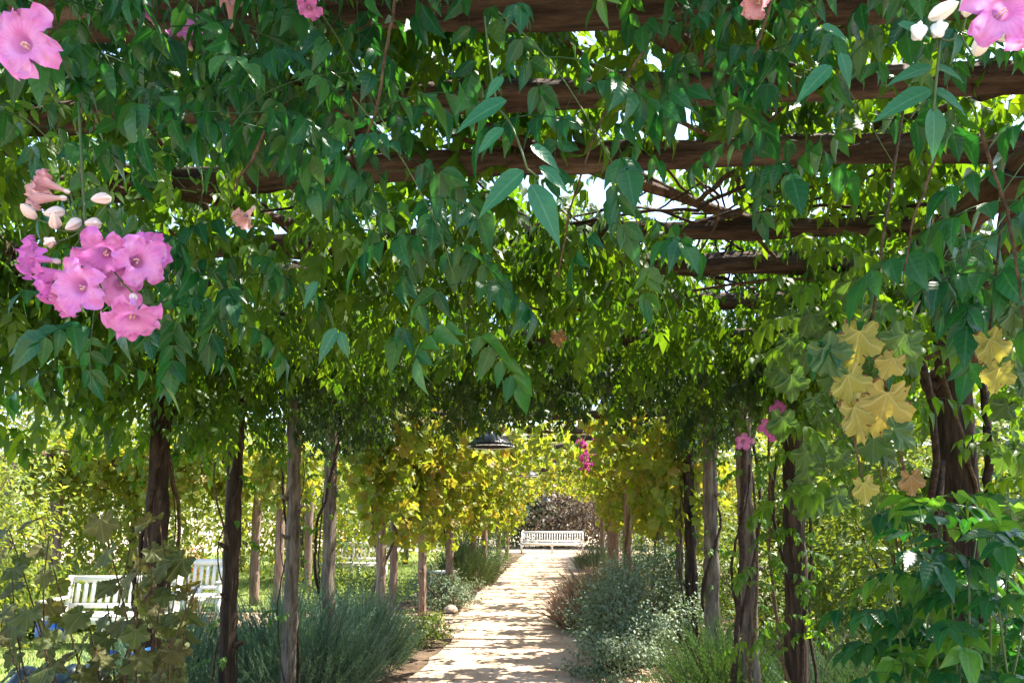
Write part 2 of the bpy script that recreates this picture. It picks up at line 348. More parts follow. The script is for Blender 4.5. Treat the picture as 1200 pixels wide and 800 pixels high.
def palmate(rg, hi=True):
    """lobed, toothed grape leaf, unit size"""
    n = 60 if hi else 20
    th = np.linspace(-math.pi * 0.93, math.pi * 0.93, n)                       # 0 = tip
    ax = np.arange(-2, 3) * 2 * math.pi / 5
    for q in ax: th[np.argmin(np.abs(th - q))] = q
    lob = 0.66 + 0.28 * np.abs(np.cos(th * 2.5)) ** 1.3
    lob *= (1.0 - 0.18 * (np.abs(th) / math.pi) ** 2) * (1 + (0.05 * np.where(np.arange(n) % 3 == 0, 1, -0.5) if hi else 0)) * (1 + rg.normal(0, .03, n))
    lob *= 0.6
    cx, cyy = 0.0, 0.36
    out = np.stack([np.sin(th) * lob, cyy + np.cos(th) * lob, np.zeros(n)], -1)
    inner = np.stack([np.sin(th) * lob * .5, cyy + np.cos(th) * lob * .5, np.zeros(n)], -1)
    cu = rg.uniform(.25, .7); z = lambda q: 0.05 * np.cos(np.arctan2(q[:, 0], q[:, 1] - cyy) * 5) * np.hypot(q[:, 0], q[:, 1] - cyy) - cu * (q[:, 1]) ** 2 + 0.12 * np.abs(q[:, 0]) + .05 * np.sin(q[:, 0] * 14 + q[:, 1] * 9)
    v = np.vstack([[[cx, cyy * 0.5, 0]], inner, out]); v[:, 2] = z(v); v[2 + n:, 2] += rg.normal(0, .02, n - 1)
    f = []
    for i in range(n - 1):
        f += [(0, 1 + i + 1, 1 + i), (1 + i, 1 + i + 1, 1 + n + i), (1 + i + 1, 1 + n + i + 1, 1 + n + i)]
    ad = np.min(np.abs(th[:, None] - ax[None]), 1) / .628
    e = np.concatenate([[0], ad, ad]); a = np.concatenate([[0], np.full(n, .5), np.ones(n)])
    return v, np.array(f), e, a

def roundleaf():
    n = 16; th = np.linspace(-math.pi, math.pi, n, endpoint=False)
    r = 0.5 * (1 - 0.22 * np.exp(-((np.abs(th) - math.pi) / 0.45) ** 2) + 0.10 * np.exp(-(th / 0.3) ** 2))
    v = np.vstack([[[0, .45, 0]], np.stack([np.sin(th) * r, .45 + np.cos(th) * r, np.zeros(n)], -1)])
    v[:, 2] = 0.28 * np.abs(v[:, 0]) - 0.2 * v[:, 1] ** 2
    return v, np.array([(0, 1 + (i + 1) % n, 1 + i) for i in range(n)]), np.concatenate([[0], np.ones(n)]), np.concatenate([[.4], np.abs(th) / 3])

def needle_spray(n=26, rg=rng):
    """upright rosemary shoot, 1 m tall nominal"""
    mb = MB(); mb.tube([(0, 0, 0), (0.02, .5, .01), (0, 1, 0)], [.012, .009, .004], 3, cap=False)
    t = np.linspace(0.12, 1.0, n); az = np.arange(n) * 2.4
    D = np.stack([np.cos(az), 0.7 + 0.8 * t, np.sin(az)], -1)
    v = np.array([(-.06, 0, 0), (.06, 0, 0), (0, 1, 0)], float)
    bulk(mb, (v, np.array([(0, 1, 2)]), np.array([1., 1, 0]), np.array([0., 0, 1])), np.stack([0 * t, t, 0 * t], -1), D, np.stack([-np.sin(az), 0 * az + .3, np.cos(az)], -1), 0.13 * (1.15 - 0.5 * t), 0.1)
    return as_tmpl(mb)

rg0 = np.random.default_rng(3)
TR_HI = [compound(rg0, 3 + k % 2, .15, .055, W=.50, ldroop=0.85).mesh('trumpet_leaf', M['trumpet'], True) for k in range(8)]
TR_BIG = [compound(rg0, 3, .13, .072, W=.54, ldroop=0.6).mesh('trumpet_leaf_large', M['trumpet'], True) for _ in range(3)]
TR_YOUNG = [compound(rg0, 4, .10, .036, ldroop=0.2, droop=.6).mesh('trumpet_leaf_young', M['young'], True) for _ in range(4)]
WI_HI = [compound(rg0, 4, .19, .068, W=.54, ldroop=0.9, droop=1.4).mesh('canopy_leaf', M['canopy'], True) for _ in range(6)]
WI_MID = [compound(rg0, 4, .19, .066, W=.54, ldroop=0.9, droop=1.4).mesh('shade_tinted_canopy_leaf', M['mid_lo'], True) for _ in range(4)]
LOW_HI = [compound(rg0, 3, .17, .078, W=.52, ldroop=0.5, droop=1.0).mesh('shoot_leaf', M['young'], True) for _ in range(4)]
LOW_DK = [compound(rg0, 3, .17, .072, W=.52, ldroop=0.6, droop=1.0).mesh('shoot_leaf_dark', M['trumpet'], True) for _ in range(4)]
TR_LO = [as_tmpl(compound(rg0, 4, .15, .050, ldroop=0.8, hi=False, stem=False)) for _ in range(4)]
WI_LO = [as_tmpl(compound(rg0, 4, .19, .068, W=.54, ldroop=0.9, droop=1.4, hi=False, stem=False)) for _ in range(5)]
PALM_LO = [palmate(rg0, False) for _ in range(3)]
def tmesh(T, name, mat):
    mb = MB(); mb.add(*T[:2], T[2], T[3]); return mb.mesh(name, mat, True)
GR_Y = [tmesh(palmate(rg0), 'yellow_leaf', M['grape_y']) for _ in range(3)]
GR_B = [tmesh(palmate(rg0), 'brown_leaf', M['grape_b']) for _ in range(2)]
GR_G = [tmesh(palmate(rg0), 'green_leaf', M['grape_g']) for _ in range(3)]
ROUND = [tmesh(palmate(rg0), 'olive_leaf', M['olive']) for _ in range(4)]

# ------------------------------------------------------------------ the ground
def strip(name, mat, left, right, ys, z, wob, label=None, sub=6):
    mb = MB(); rg = np.random.default_rng(len(name)); n = len(ys); cols = sub + 1
    lx = np.array([left(y) for y in ys]) + rg.normal(0, wob, n); rx = np.array([right(y) for y in ys]) + rg.normal(0, wob, n)
    t = np.linspace(0, 1, cols)
    v = np.stack([lx[:, None] * (1 - t) + rx[:, None] * t, np.repeat(ys[:, None], cols, 1), z + 0.0 * rg.normal(size=(n, cols))], -1)
    f = []
    for i in range(n - 1):
        for j in range(cols - 1):
            p = i * cols + j; f += [(p, p + 1, p + cols), (p + 1, p + cols + 1, p + cols)]
    mb.add(v.reshape(-1, 3), f)
    return mb.build(name, mat, None, True, 'structure')

strip('ground', M['ground'], lambda y: -150, lambda y: 150, np.linspace(-60, 300, 10), 0.0, 0)
strip('lawn', M['lawn'], lambda y: -16, lambda y: -3.25, np.linspace(2, 34, 60), 0.004, 0.05)
strip('planting_bed', M['soil'], lambda y: -3.2, lambda y: -1.5, np.linspace(-1, 33, 60), 0.008, 0.05)
strip('planting_bed', M['soil'], lambda y: 0.6, lambda y: 3.4, np.linspace(-1, 33, 60), 0.008, 0.05)
strip('path', M['sand'], lambda y: -1.55 if y < 9.5 else -1.55 - 0.38 * min(1, (y - 9.5) / 4), lambda y: 0.85, np.linspace(-3, 36, 110), 0.016, 0.03)
strip('side_path', M['sand'], lambda y: -7.0, lambda y: -1.5, np.linspace(10.5, 12.1, 12), 0.020, 0.02)

# grass on the lawn
def grass_patch(x0, x1, y0, y1, n, h, rg, name='grass', label=None):
    mb = MB()
    v = np.array([(-.06, 0, 0), (.06, 0, 0), (0.0, 1, .25)], float)
    P = np.stack([rg.uniform(x0, x1, n), rg.uniform(y0, y1, n), np.full(n, .004)], -1)
    D = np.stack([rg.normal(0, .35, n), rg.normal(0, .35, n), np.ones(n)], -1)
    bulk(mb, (v, np.array([(0, 1, 2)]), np.ones(3), np.zeros(3)), P, D, rg.normal(size=(n, 3)), h * rg.uniform(.6, 1.4, n), rg.random(n))
    o = mb.build(name, M['grass'], None, False, 'stuff'); o['label'] = label; o['category'] = 'grass'
    return o
grass_patch(-12, -3.3, 6, 24, 60000, 0.07, rng, label='short sunlit lawn grass beside the white garden benches')

def litter(x0, x1, y0, y1, n, s, z, label, rg):
    mb = MB()
    P = np.stack([rg.uniform(x0, x1, n), rg.uniform(y0, y1, n), np.full(n, z)], -1)
    D = np.stack([rg.normal(size=n), rg.normal(size=n), rg.normal(0, .15, n)], -1)
    U = np.stack([rg.normal(0, .25, n), rg.normal(0, .25, n), np.ones(n)], -1)
    bulk(mb, LO_LEAF, P, D, U, s * rg.uniform(.5, 1.3, n), rg.random(n))
    o = mb.build('leaf_litter', M['litter'], None, False, 'stuff'); o['label'] = label; o['category'] = 'fallen leaves'
litter(-1.8, 0.9, 7, 32, 1100, .045, .026, 'dry brown leaves scattered over the sandy path', rng)
litter(-3.2, -1.6, 3, 30, 1500, .06, .02, 'dry brown leaves lying on the soil of the bed with rosemary', rng)
litter(0.9, 3.4, 3, 30, 1500, .06, .02, 'dry brown leaves lying on the soil of the bed under the grey shrub', rng)

def stone(p, s, rg):
    import bmesh
    bm = bmesh.new(); bmesh.ops.create_icosphere(bm, subdivisions=2, radius=1)
    for q in bm.verts:
        k = 1 + 0.14 * math.sin(q.co.x * 4 + p[0] * 9) + 0.12 * math.cos(q.co.y * 5 + q.co.z * 3 + p[1] * 7)
        q.co = Vector((q.co.x * s[0] * k, q.co.y * s[1] * k, max(-0.3, q.co.z) * s[2] * k))
    me = bpy.data.meshes.new('kerb_stone'); bm.to_mesh(me); bm.free(); me.materials.append(M['stone'])
    for pl in me.polygons: pl.use_smooth = True
    o = bpy.data.objects.new('kerb_stone', me); COL.objects.link(o); o.location = p
    return o
o = stone((-2.02, 10.45, .06), (.22, .17, .15), rng); o['label'] = 'rounded pinkish stone at the corner where the sandy path widens'; o['category'] = 'stone'
for i, (x, y, s, lab) in enumerate([(-1.72, 9.9, .11, 'small kerb stone next to the rounded pinkish corner stone'), (-1.98, 12.3, .13, 'kerb stone on the far side of the side path opening'), (-2.05, 14.6, .12, 'low kerb stone in front of the small white table')]):
    o = stone((x, y, .05), (s, s * .8, s * .7), rng); o['label'] = lab; o['category'] = 'stone'

# ------------------------------------------------------------------ the pergola
def log(mb, p, q, r, rg, n=9, sides=10, bend=.03, noise=.07, taper=.88):
    p, q = np.array(p, float), np.array(q, float); t = np.linspace(0, 1, n)
    pts = p + (q - p) * t[:, None]
    b = rg.normal(0, bend, 3); pts += b * np.sin(math.pi * t)[:, None] + rg.normal(0, bend * .15, (n, 3)) * np.sin(math.pi * t)[:, None]
    return mb.tube(pts, r * np.linspace(1, taper, n) * (1 + rg.normal(0, .05, n)), sides, noise, rg=rg)

rgp = np.random.default_rng(21)
perg = thing('pergola', (-0.4, 2, 0), 'long rustic log pergola with rough crossbeams arching over the sandy path', 'pergola')
XL, XR = -2.2, 1.35
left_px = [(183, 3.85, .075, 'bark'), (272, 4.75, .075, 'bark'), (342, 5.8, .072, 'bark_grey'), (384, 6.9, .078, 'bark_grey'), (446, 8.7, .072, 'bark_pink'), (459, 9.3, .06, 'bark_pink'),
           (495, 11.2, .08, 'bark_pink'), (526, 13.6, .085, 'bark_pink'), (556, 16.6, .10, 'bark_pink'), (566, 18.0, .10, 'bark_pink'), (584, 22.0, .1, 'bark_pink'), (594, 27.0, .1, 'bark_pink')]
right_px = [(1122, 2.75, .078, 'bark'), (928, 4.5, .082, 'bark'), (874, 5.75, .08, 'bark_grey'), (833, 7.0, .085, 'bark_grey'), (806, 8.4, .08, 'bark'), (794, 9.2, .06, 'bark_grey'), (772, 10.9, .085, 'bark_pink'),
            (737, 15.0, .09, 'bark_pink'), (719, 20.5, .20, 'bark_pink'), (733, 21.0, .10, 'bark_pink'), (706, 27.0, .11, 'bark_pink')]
posts = []
for side, lst in ((0, left_px), (1, right_px)):
    for (x, d, r, m) in lst:
        b = at(x, 610, d); mb = MB(); lean = rgp.normal(0, .014)
        log(mb, (b[0] + lean * .5, d, -.05), (b[0] - lean, d, 2.62), r * .80, rgp, n=34, sides=16, bend=.018, noise=.06, taper=.88)
        for k in range(3):                                    # knots and split bark
            z = rgp.uniform(.4, 2.3); a = rgp.uniform(0, 6.28)
            log(mb, (b[0] + math.cos(a) * r * .6, d + math.sin(a) * r * .6, z), (b[0] + math.cos(a) * r * 1.3, d + math.sin(a) * r * 1.3, z + .03), .02, rgp, 3, 6, 0, .1, .6)
        mb.build('post', M[m], perg, True); posts.append((b[0], d, r))
for x in (XL, XR):
    y = 1.35
    while y < 30:
        y2 = min(y + 3.2, 30.2); mb = MB(); log(mb, (x + rgp.normal(0, .04), y, 2.63), (x + rgp.normal(0, .04), y2 + .15, 2.66), .068, rgp, 10, 10, .03, .08, .9); mb.build('rail', M['rail'], perg, True); y = y2
ys = [1.66, 2.0, 2.42, 2.99, 3.55, 4.15, 4.75, 5.4, 6.1] + [7.0 + k * 1.3 + d for k, d in enumerate(np.random.default_rng(2).uniform(-.5, .5, 18))]
for i, y in enumerate(ys):
    mb = MB(); rr = .044 + .012 * rgp.random()
    log(mb, (-2.65 + rgp.normal(0, .1), y + rgp.normal(0, .08), 2.755), (1.85 + rgp.normal(0, .1), y + rgp.normal(0, .05), 2.755 + rgp.normal(0, .02)), rr, rgp, 26, 14, .035, .12, .92)
    mb.build('crossbeam', M['beam'], perg, True)
for (p, q, r) in [((-.05, 1.45, 2.82), (.75, 2.15, 2.86), .035), ((.3, 1.7, 2.85), (1.2, 1.9, 2.88), .03), ((-1.1, 1.6, 2.83), (-.5, 2.8, 2.86), .03), ((-.3, 2.2, 2.83), (.9, 3.2, 2.86), .022), ((-1.6, 2.4, 2.84), (-.6, 3.6, 2.86), .022),
                  ((1.35, 2.8, 2.05), (1.32, 2.2, 2.6), .06)]:
    mb = MB(); log(mb, p, q, r, rgp, 9, 8, .03, .1, .85); mb.build('brace' if r > .05 else 'batten', M['rail'], perg, True)

side_p = thing('pergola', (-6, 12, 0), 'smaller sunlit pergola with pinkish posts standing on the lawn behind the dark posts', 'pergola')
tops = []
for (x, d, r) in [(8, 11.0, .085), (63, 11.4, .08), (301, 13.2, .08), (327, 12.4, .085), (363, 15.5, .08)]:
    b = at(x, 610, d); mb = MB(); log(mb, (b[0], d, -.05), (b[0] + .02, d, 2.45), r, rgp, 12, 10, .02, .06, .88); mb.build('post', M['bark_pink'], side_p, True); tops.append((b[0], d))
for (i, j, k) in [(1, 2, 2.49), (0, 3, 2.49), (2, 4, 2.5)]:
    mb = MB(); a, b = tops[i], tops[j]; log(mb, (a[0] - .2, a[1], k), (b[0] + .2, b[1], k), .06, rgp, 10, 9, .02, .07); mb.build('rail', M['rail'], side_p, True)
for t in np.linspace(.05, .95, 7):
    x0 = tops[1][0] + (tops[2][0] - tops[1][0]) * t; y0 = tops[1][1] + (tops[2][1] - tops[1][1]) * t
    mb = MB(); log(mb, (x0, y0 - 1.0, 2.59), (x0 + .1, y0 + .5, 2.59), .045, rgp, 7, 8, .02, .07); mb.build('crossbeam', M['rail'], side_p, True)

# ------------------------------------------------------------------ hanging lamps
def lamp(x, y, d, w, label):
    p = at(x, y, d); k = w / 2
    t = thing('pendant_lamp', (p[0], p[1], p[2]), label, 'lamp', 'pendant lamps hanging along the pergola')
    mb = MB(); mb.lathe([(k * .13, k * .62), (k * .16, k * .60), (k * .20, k * .52), (k * .34, k * .47), (k * .62, k * .36), (k * .86, k * .14), (k * .97, 0), (k * .95, 0), (k * .84, k * .13), (k * .60, k * .33), (k * .1, k * .44)], p, 32)
    s = mb.build('shade', M['lamp_black'], t, True)
    mb = MB(); mb.lathe([(k * .955, -.001), (k * .985, -.001), (k * .985, -k * .035), (k * .93, -k * .035), (k * .93, 0)], p, 32); mb.build('rim', M['lamp_white'], s, True)
    mb = MB(); mb.lathe([(0, k * .8), (k * .09, k * .8), (k * .13, k * .74), (k * .13, k * .60), (0, k * .60)], p, 16); mb.build('cap', M['lamp_black'], t, True)
    mb = MB(); mb.lathe([(0, k * .02), (k * .12, k * .06), (k * .17, k * .18), (k * .1, k * .34), (0, k * .42)], p, 14); mb.build('bulb', M['lamp_white'], t, True)
    mb = MB(); mb.tube([(p[0], p[1], p[2] + k * .78), (p[0] + .004, p[1], p[2] + k * .5 + (2.74 - p[2]) * .5), (p[0], p[1], 2.74)], .008, 6); mb.build('cord', M['lamp_black'], t, True)
lamp(575, 523, 7.5, .50, 'black pendant lamp half hidden under the dark edge of the leafy canopy')
lamp(619, 558, 16.0, .48, 'smaller looking black pendant lamp over the sunny stretch of path, under yellow leaves')
lamp(641, 587, 27.0, .42, 'bluish pendant lamp hanging just above the end bench')

# ------------------------------------------------------------------ benches
def bench(p, w, rz, label, group=None, hs=1.0):
    c, s = math.cos(rz), math.sin(rz); Rm = np.array([[c, -s, 0], [s, c, 0], [0, 0, 1]]); p = np.array(p, float)
    t = thing('garden_bench', p, label, 'bench', group)
    def b(name, ctr, size, tilt=0.0, parent=t):
        ct, st = math.cos(tilt), math.sin(tilt); Rx = np.array([[1, 0, 0], [0, ct, -st], [0, st, ct]])
        mb = MB(); mb.box(p + Rm @ (np.array(ctr) * np.array([1, hs, hs])), size, Rm @ Rx); return mb.build(name, M['white_wood'], parent)
    tl = -0.16
    for sx in (-1, 0, 1):
        x = sx * (w / 2 - .04)
        b('leg', (x, -.24, .21), (.065, .065, .42)); b('leg', (x, .24, .25), (.065, .065, .5))
    for sx in (-1, 1):
        x = sx * (w / 2 - .04)
        b('back_post', (x, .285, .66), (.06, .055, .52), tl); b('armrest', (x, -.02, .64), (.075, .56, .035)); b('arm_post', (x, -.24, .52), (.055, .055, .2))
    for k in range(5): b('seat_slat', (0, -.24 + k * .115, .43), (w - .0, .095, .025))
    b('apron', (0, -.25, .37), (w - .14, .03, .08))
    b('top_rail', (0, .325, .90), (w - .055, .05, .085), tl); b('lower_rail', (0, .257, .52), (w - .14, .045, .06), tl)
    n = int(w / .115)
    for k in range(n):
        x = -w / 2 + .1 + (w - .2) * (k + .5) / n; b('back_slat', (x, .291, .71), (.052, .02, .31), tl)
    return t
e = at(647, 640, 32.6); bench((e[0], 32.6, .016), 2.75, 0, 'long white slatted garden bench closing the far end of the sandy path', None)
e = at(132, 690, 9.0); bench((e[0], 9.0, .004), 1.5, 0.05, 'white slatted bench on the lawn, glimpsed through the olive grape-like leaves', None, .88)
e = at(416, 650, 18.6); bench((e[0], 18.6, .004), 1.9, -0.1, 'white slatted bench on the lawn beyond the rosemary, between two pergola posts', None)
e = at(225, 690, 10.8); bench((e[0], 10.8, .004), 1.1, 0.05, 'white slatted bench standing behind the other lawn bench, near the orange shrub', None)

e = at(519, 680, 15.2); tp = thing('garden_table', (e[0], 15.2, .008), 'small low white wooden table among grey-green plants left of the path', 'table')
for k in range(4):
    mb = MB(); mb.box((e[0], 15.2 - .21 + k * .14, .47), (.50, .125, .03)); mb.build('top_slat', M['white_wood'], tp)
for sx in (-1, 1):
    mb = MB(); mb.box((e[0] + sx * .2, 15.2, .435), (.05, .5, .04)); mb.build('bearer', M['white_wood'], tp)
    for sy in (-1, 1):
        mb = MB(); mb.box((e[0] + sx * .2, 15.2 + sy * .2, .21), (.05, .05, .41)); mb.build('leg', M['white_wood'], tp)

# ------------------------------------------------------------------ trees and shrubs
def leafcloud(mb, ctr, rad, n, size, rg, clumps=40, sig=.26, T=LO_LEAF, shell=.6, zmin=.03):
    c = rg.normal(size=(clumps, 3)); c = norm(c) * (rg.random((clumps, 1)) ** (1 / 3) * (1 - shell) + shell) * rg.uniform(.62, 1.22, (clumps, 1))
    k = rg.integers(0, clumps, n)
    q = c[k] + rg.normal(0, sig, (n, 3)) * np.where(rg.random((n, 1)) < .15, 1.8, 1)
    P = np.array(ctr) + q * np.array(rad); ok = P[:, 2] > zmin; P = P[ok]; q = q[ok]
    D = norm(q) * .6 + rg.normal(0, .7, q.shape) + np.array([0, 0, -.35])
    U = norm(q) + rg.normal(0, .5, q.shape) + np.array([0, 0, .6])
    bulk(mb, T, P, D, U, size * rg.uniform(.6, 1.3, len(P)), rg.random(len(P)) * .8 + .2 * rg.random(clumps)[k[ok]])

def tree(x, y, h, r, zc, mat, label, n, size, rg, name='garden_tree', trunk_r=.1, bark='bark_grey', group='trees beyond the pergola', rz=None):
    t = thing(name, (x, y, 0), label, 'tree', group)
    mb = MB(); log(mb, (x, y, -.05), (x + .1, y, zc), trunk_r, rg, 8, 9, .08, .06, .55)
    tr = mb.build('trunk', M[bark], t, True)
    for k in range(6):
        a = rg.uniform(0, 6.28); e_ = np.array([x + .1 + math.cos(a) * r * .7, y + math.sin(a) * r * .7, zc + rg.uniform(.1, .6) * r])
        mb = MB(); log(mb, (x + .07, y, zc * rg.uniform(.6, .95)), e_, trunk_r * .4, rg, 6, 6, .1, .05, .3); mb.build('limb', M[bark], tr, True)
    mb = MB(); leafcloud(mb, (x, y, zc), (r, r, rz or (h - zc)), n, size, rg, 60)
    mb.build('crown', M[mat], t, False)
    return t

def shrub(x, y, r, h, mat, label, n, size, rg, name='shrub', ry=None, T=LO_LEAF, cat='shrub', twigs=7, group=None):
    t = thing(name, (x, y, 0), label, cat, group)
    for k in range(twigs):
        a = rg.uniform(0, 6.28); mb = MB()
        mb.tube([(x + rg.normal(0, .04), y + rg.normal(0, .04), 0), (x + math.cos(a) * r * .3, y + math.sin(a) * r * .3, h * .5), (x + math.cos(a) * r * .7, y + math.sin(a) * r * .7, h * rg.uniform(.7, .95))], [.012, .009, .004], 5)
        mb.build('stem', M['cane'], t, True)
    mb = MB(); leafcloud(mb, (x, y, h * .5), (r, ry or r, h * .52), n, size, rg, 38, .16, T, .6)
    mb.build('foliage', M[mat], t, False)
    return t

NS = needle_spray()
def spiky(x, y, r, h, mat, label, n, rg, name='rosemary_bush', lean=.45, cat='bush', T=NS, ry=None, length=.38, group=None):
    """mound of upright shoots"""
    t = thing(name, (x, y, 0), label, cat, group)
    for k in range(6):
        a = rg.uniform(0, 6.28); mb = MB(); mb.tube([(x, y, 0), (x + math.cos(a) * r * .35, y + math.sin(a) * r * .35, h * .35), (x + math.cos(a) * r * .6, y + math.sin(a) * r * .6, h * .7)], [.02, .013, .006], 5, .1); mb.build('stem', M['cane_dark'], t, True)
    a = rg.uniform(0, 6.28, n); q = np.sqrt(rg.random(n)); hh = rg.random(n) ** .7
    top = h * (1 - .55 * q ** 2.2) * rg.uniform(.8, 1.12, n) - length * .8
    P = np.stack([x + np.cos(a) * q * r, y + np.sin(a) * q * (ry or r), np.maximum(.01, top * hh)], -1)
    D = np.stack([np.cos(a) * q * lean * 1.6, np.sin(a) * q * lean * 1.6, np.ones(n)], -1) + rg.normal(0, .22, (n, 3))
    mb = MB(); bulk(mb, T, P, D, rg.normal(size=(n, 3)), length * rg.uniform(.7, 1.25, n), rg.random(n))
    mb.build('foliage', M[mat], t, False)
    return t

def blade_tuft(n=9, rg=rng):
    mb = MB(); v = np.array([(-.025, 0, 0), (.025, 0, 0), (-.018, .5, -.03), (.018, .5, -.03), (0, 1, -.2)], float); f = np.array([(0, 1, 2), (1, 3, 2), (2, 3, 4)])
    bulk(mb, (v, f, np.ones(5), np.zeros(5)), np.zeros((n, 3)), np.stack([rg.normal(0, .35, n), np.ones(n), rg.normal(0, .35, n)], -1), rg.normal(size=(n, 3)), rg.uniform(.6, 1.1, n), 0.2)
    return as_tmpl(mb)
BT = blade_tuft()
rs = np.random.default_rng(5)
spiky(-2.5, 6.7, .68, 1.0, 'rosemary', 'large blue-green rosemary bush around the feet of the grey posts', 1500, rs)
spiky(-2.25, 7.9, .46, .85, 'rosemary', 'blue-green rosemary bush at the path edge, behind the largest rosemary', 900, rs)
spiky(-3.35, 6.2, .55, .95, 'rosemary', 'rosemary bush between the dark post and the largest rosemary', 700, rs)
spiky(-2.35, 16.4, .62, 1.15, 'rosemary_y', 'olive-green upright rosemary bush beside the small white table', 700, rs, length=.45)
spiky(.75, 22.3, .55, .85, 'grey', 'grey-blue lavender mound at the foot of the stout pinkish post', 700, rs, name='lavender_bush')
spiky(1.25, 6.2, .50, .80, 'bush', 'soft bright green feathery bush below the grey posts on the right row', 900, rs, name='feathery_bush', length=.3)
spiky(2.6, 5.4, .85, .95, 'bush', 'broad feathery green bush beside the twisted dark post', 1300, rs, name='feathery_bush', length=.3)
spiky(1.95, 5.9, .45, .70, 'rosemary', 'dusky blue-green rosemary bush between two feathery green bushes', 600, rs, length=.3)
shrub(.74, 8.5, .74, .98, 'grey', 'rounded grey-green small-leaved shrub spilling over the path edge', 13000, .042, rs, twigs=16)
shrub(.42, 7.55, .44, .50, 'grey', 'low grey-green shrub creeping onto the path in front of the rounded one', 5000, .042, rs, twigs=8)
shrub(1.35, 10.1, .6, 1.15, 'grey', 'taller grey-green shrub behind the rounded one, below the far posts', 6500, .05, rs)
spiky(.45, 10.8, .55, .95, 'dry', 'clump of dry pinkish-tan flower stems beyond the grey-green shrub', 260, rs, name='dry_grass_clump', T=BT, cat='dry grass', length=.55)
spiky(.85, 13.6, .6, .85, 'dry', 'second clump of dry tan stems farther along the path edge', 220, rs, name='dry_grass_clump', T=BT, cat='dry grass', length=.5)
shrub(1.3, 17.0, .6, .8, 'grey', 'pale grey shrub between the dry stems and the stout pinkish post', 2200, .05, rs)
shrub(-1.95, 9.3, .42, .42, 'lime', 'low lime-green plant at the path corner beside the kerb stone', 1800, .045, rs, twigs=4)
shrub(-3.1, 10.0, .75, .95, 'lime', 'yellow-green leafy shrub behind the rosemary, in front of the bench beyond', 3600, .05, rs)
shrub(-2.2, 12.9, .62, .55, 'grey', 'low silvery shrub at the path edge below the small white table', 2800, .05, rs)
shrub(-2.75, 14.0, .55, .7, 'grey', 'silvery shrub growing against the small white table', 1800, .05, rs)
shrub(-2.45, 18.2, .62, .85, 'bush', 'rounded green bush right behind the olive-green rosemary', 2500, .055, rs)
shrub(-2.5, 20.8, .85, 1.15, 'bush', 'big rounded green bush on the left verge nearest the end bench', 3600, .06, rs)
shrub(-3.3, 24.5, .9, 1.3, 'bush', 'leafy bush half hidden behind the big rounded bush near the end bench', 2600, .07, rs)
shrub(2.0, 8.5, .55, 1.3, 'lime', 'bright lime shrub between the posts of the right row', 2600, .06, rs)
shrub(2.1, 12.3, .8, 1.6, 'lime', 'tall sunlit lime shrub behind the pinkish right-hand posts', 3200, .07, rs)
shrub(2.2, 25.0, .8, 1.4, 'bush', 'green bush to the right of the end bench, behind the stout post', 2200, .07, rs)
shrub(3.6, 8.0, .9, 1.25, 'bush', 'sunny green shrub outside the right row, beyond the broad feathery bush', 4000, .055, rs)
for (x, y, r, h, m, lab) in [(3.3, 5.2, .75, 2.3, 'bush', 'tall leafy shrub behind the yellow grape leaves'), (3.0, 7.0, .7, 2.2, 'lime', 'tall light green shrub behind the post with small pink blooms'), (4.6, 6.6, 1.0, 2.8, 'tree_a', 'very tall shrub beyond the stout dark post'),
                            (2.7, 9.6, .7, 2.2, 'lime', 'tall light green shrub behind the grey posts of the right row'), (-7.4, 8.2, 1.1, 2.6, 'tree_a', 'tall yellow-green shrub at the lawn edge near the olive-leaved shrub'), (-9.3, 10.5, 1.3, 2.8, 'tree_a', 'broad tall shrub at the outer end of the lawn bench')]:
    shrub(x, y, r, h, m, lab, 5500, .085, rs)
e = at(222, 652, 14.5); shrub(e[0], 14.5, .28, 1.0, 'tree_orange', 'small orange-leaved shrub behind the lawn benches', 900, .07, rs, twigs=4)
e = at(120, 665, 14.0); shrub(e[0], 14.0, .2, .95, 'tree_orange', 'slim orange-leaved shrub half hidden behind the bench glimpsed through olive leaves', 500, .07, rs, twigs=3)
spiky(-7.6, 10.0, .8, .9, 'grass', 'clump of bright green strappy leaves at the foot of the pinkish lawn post', 260, rs, name='strappy_plant', T=BT, cat='plant', length=.8)

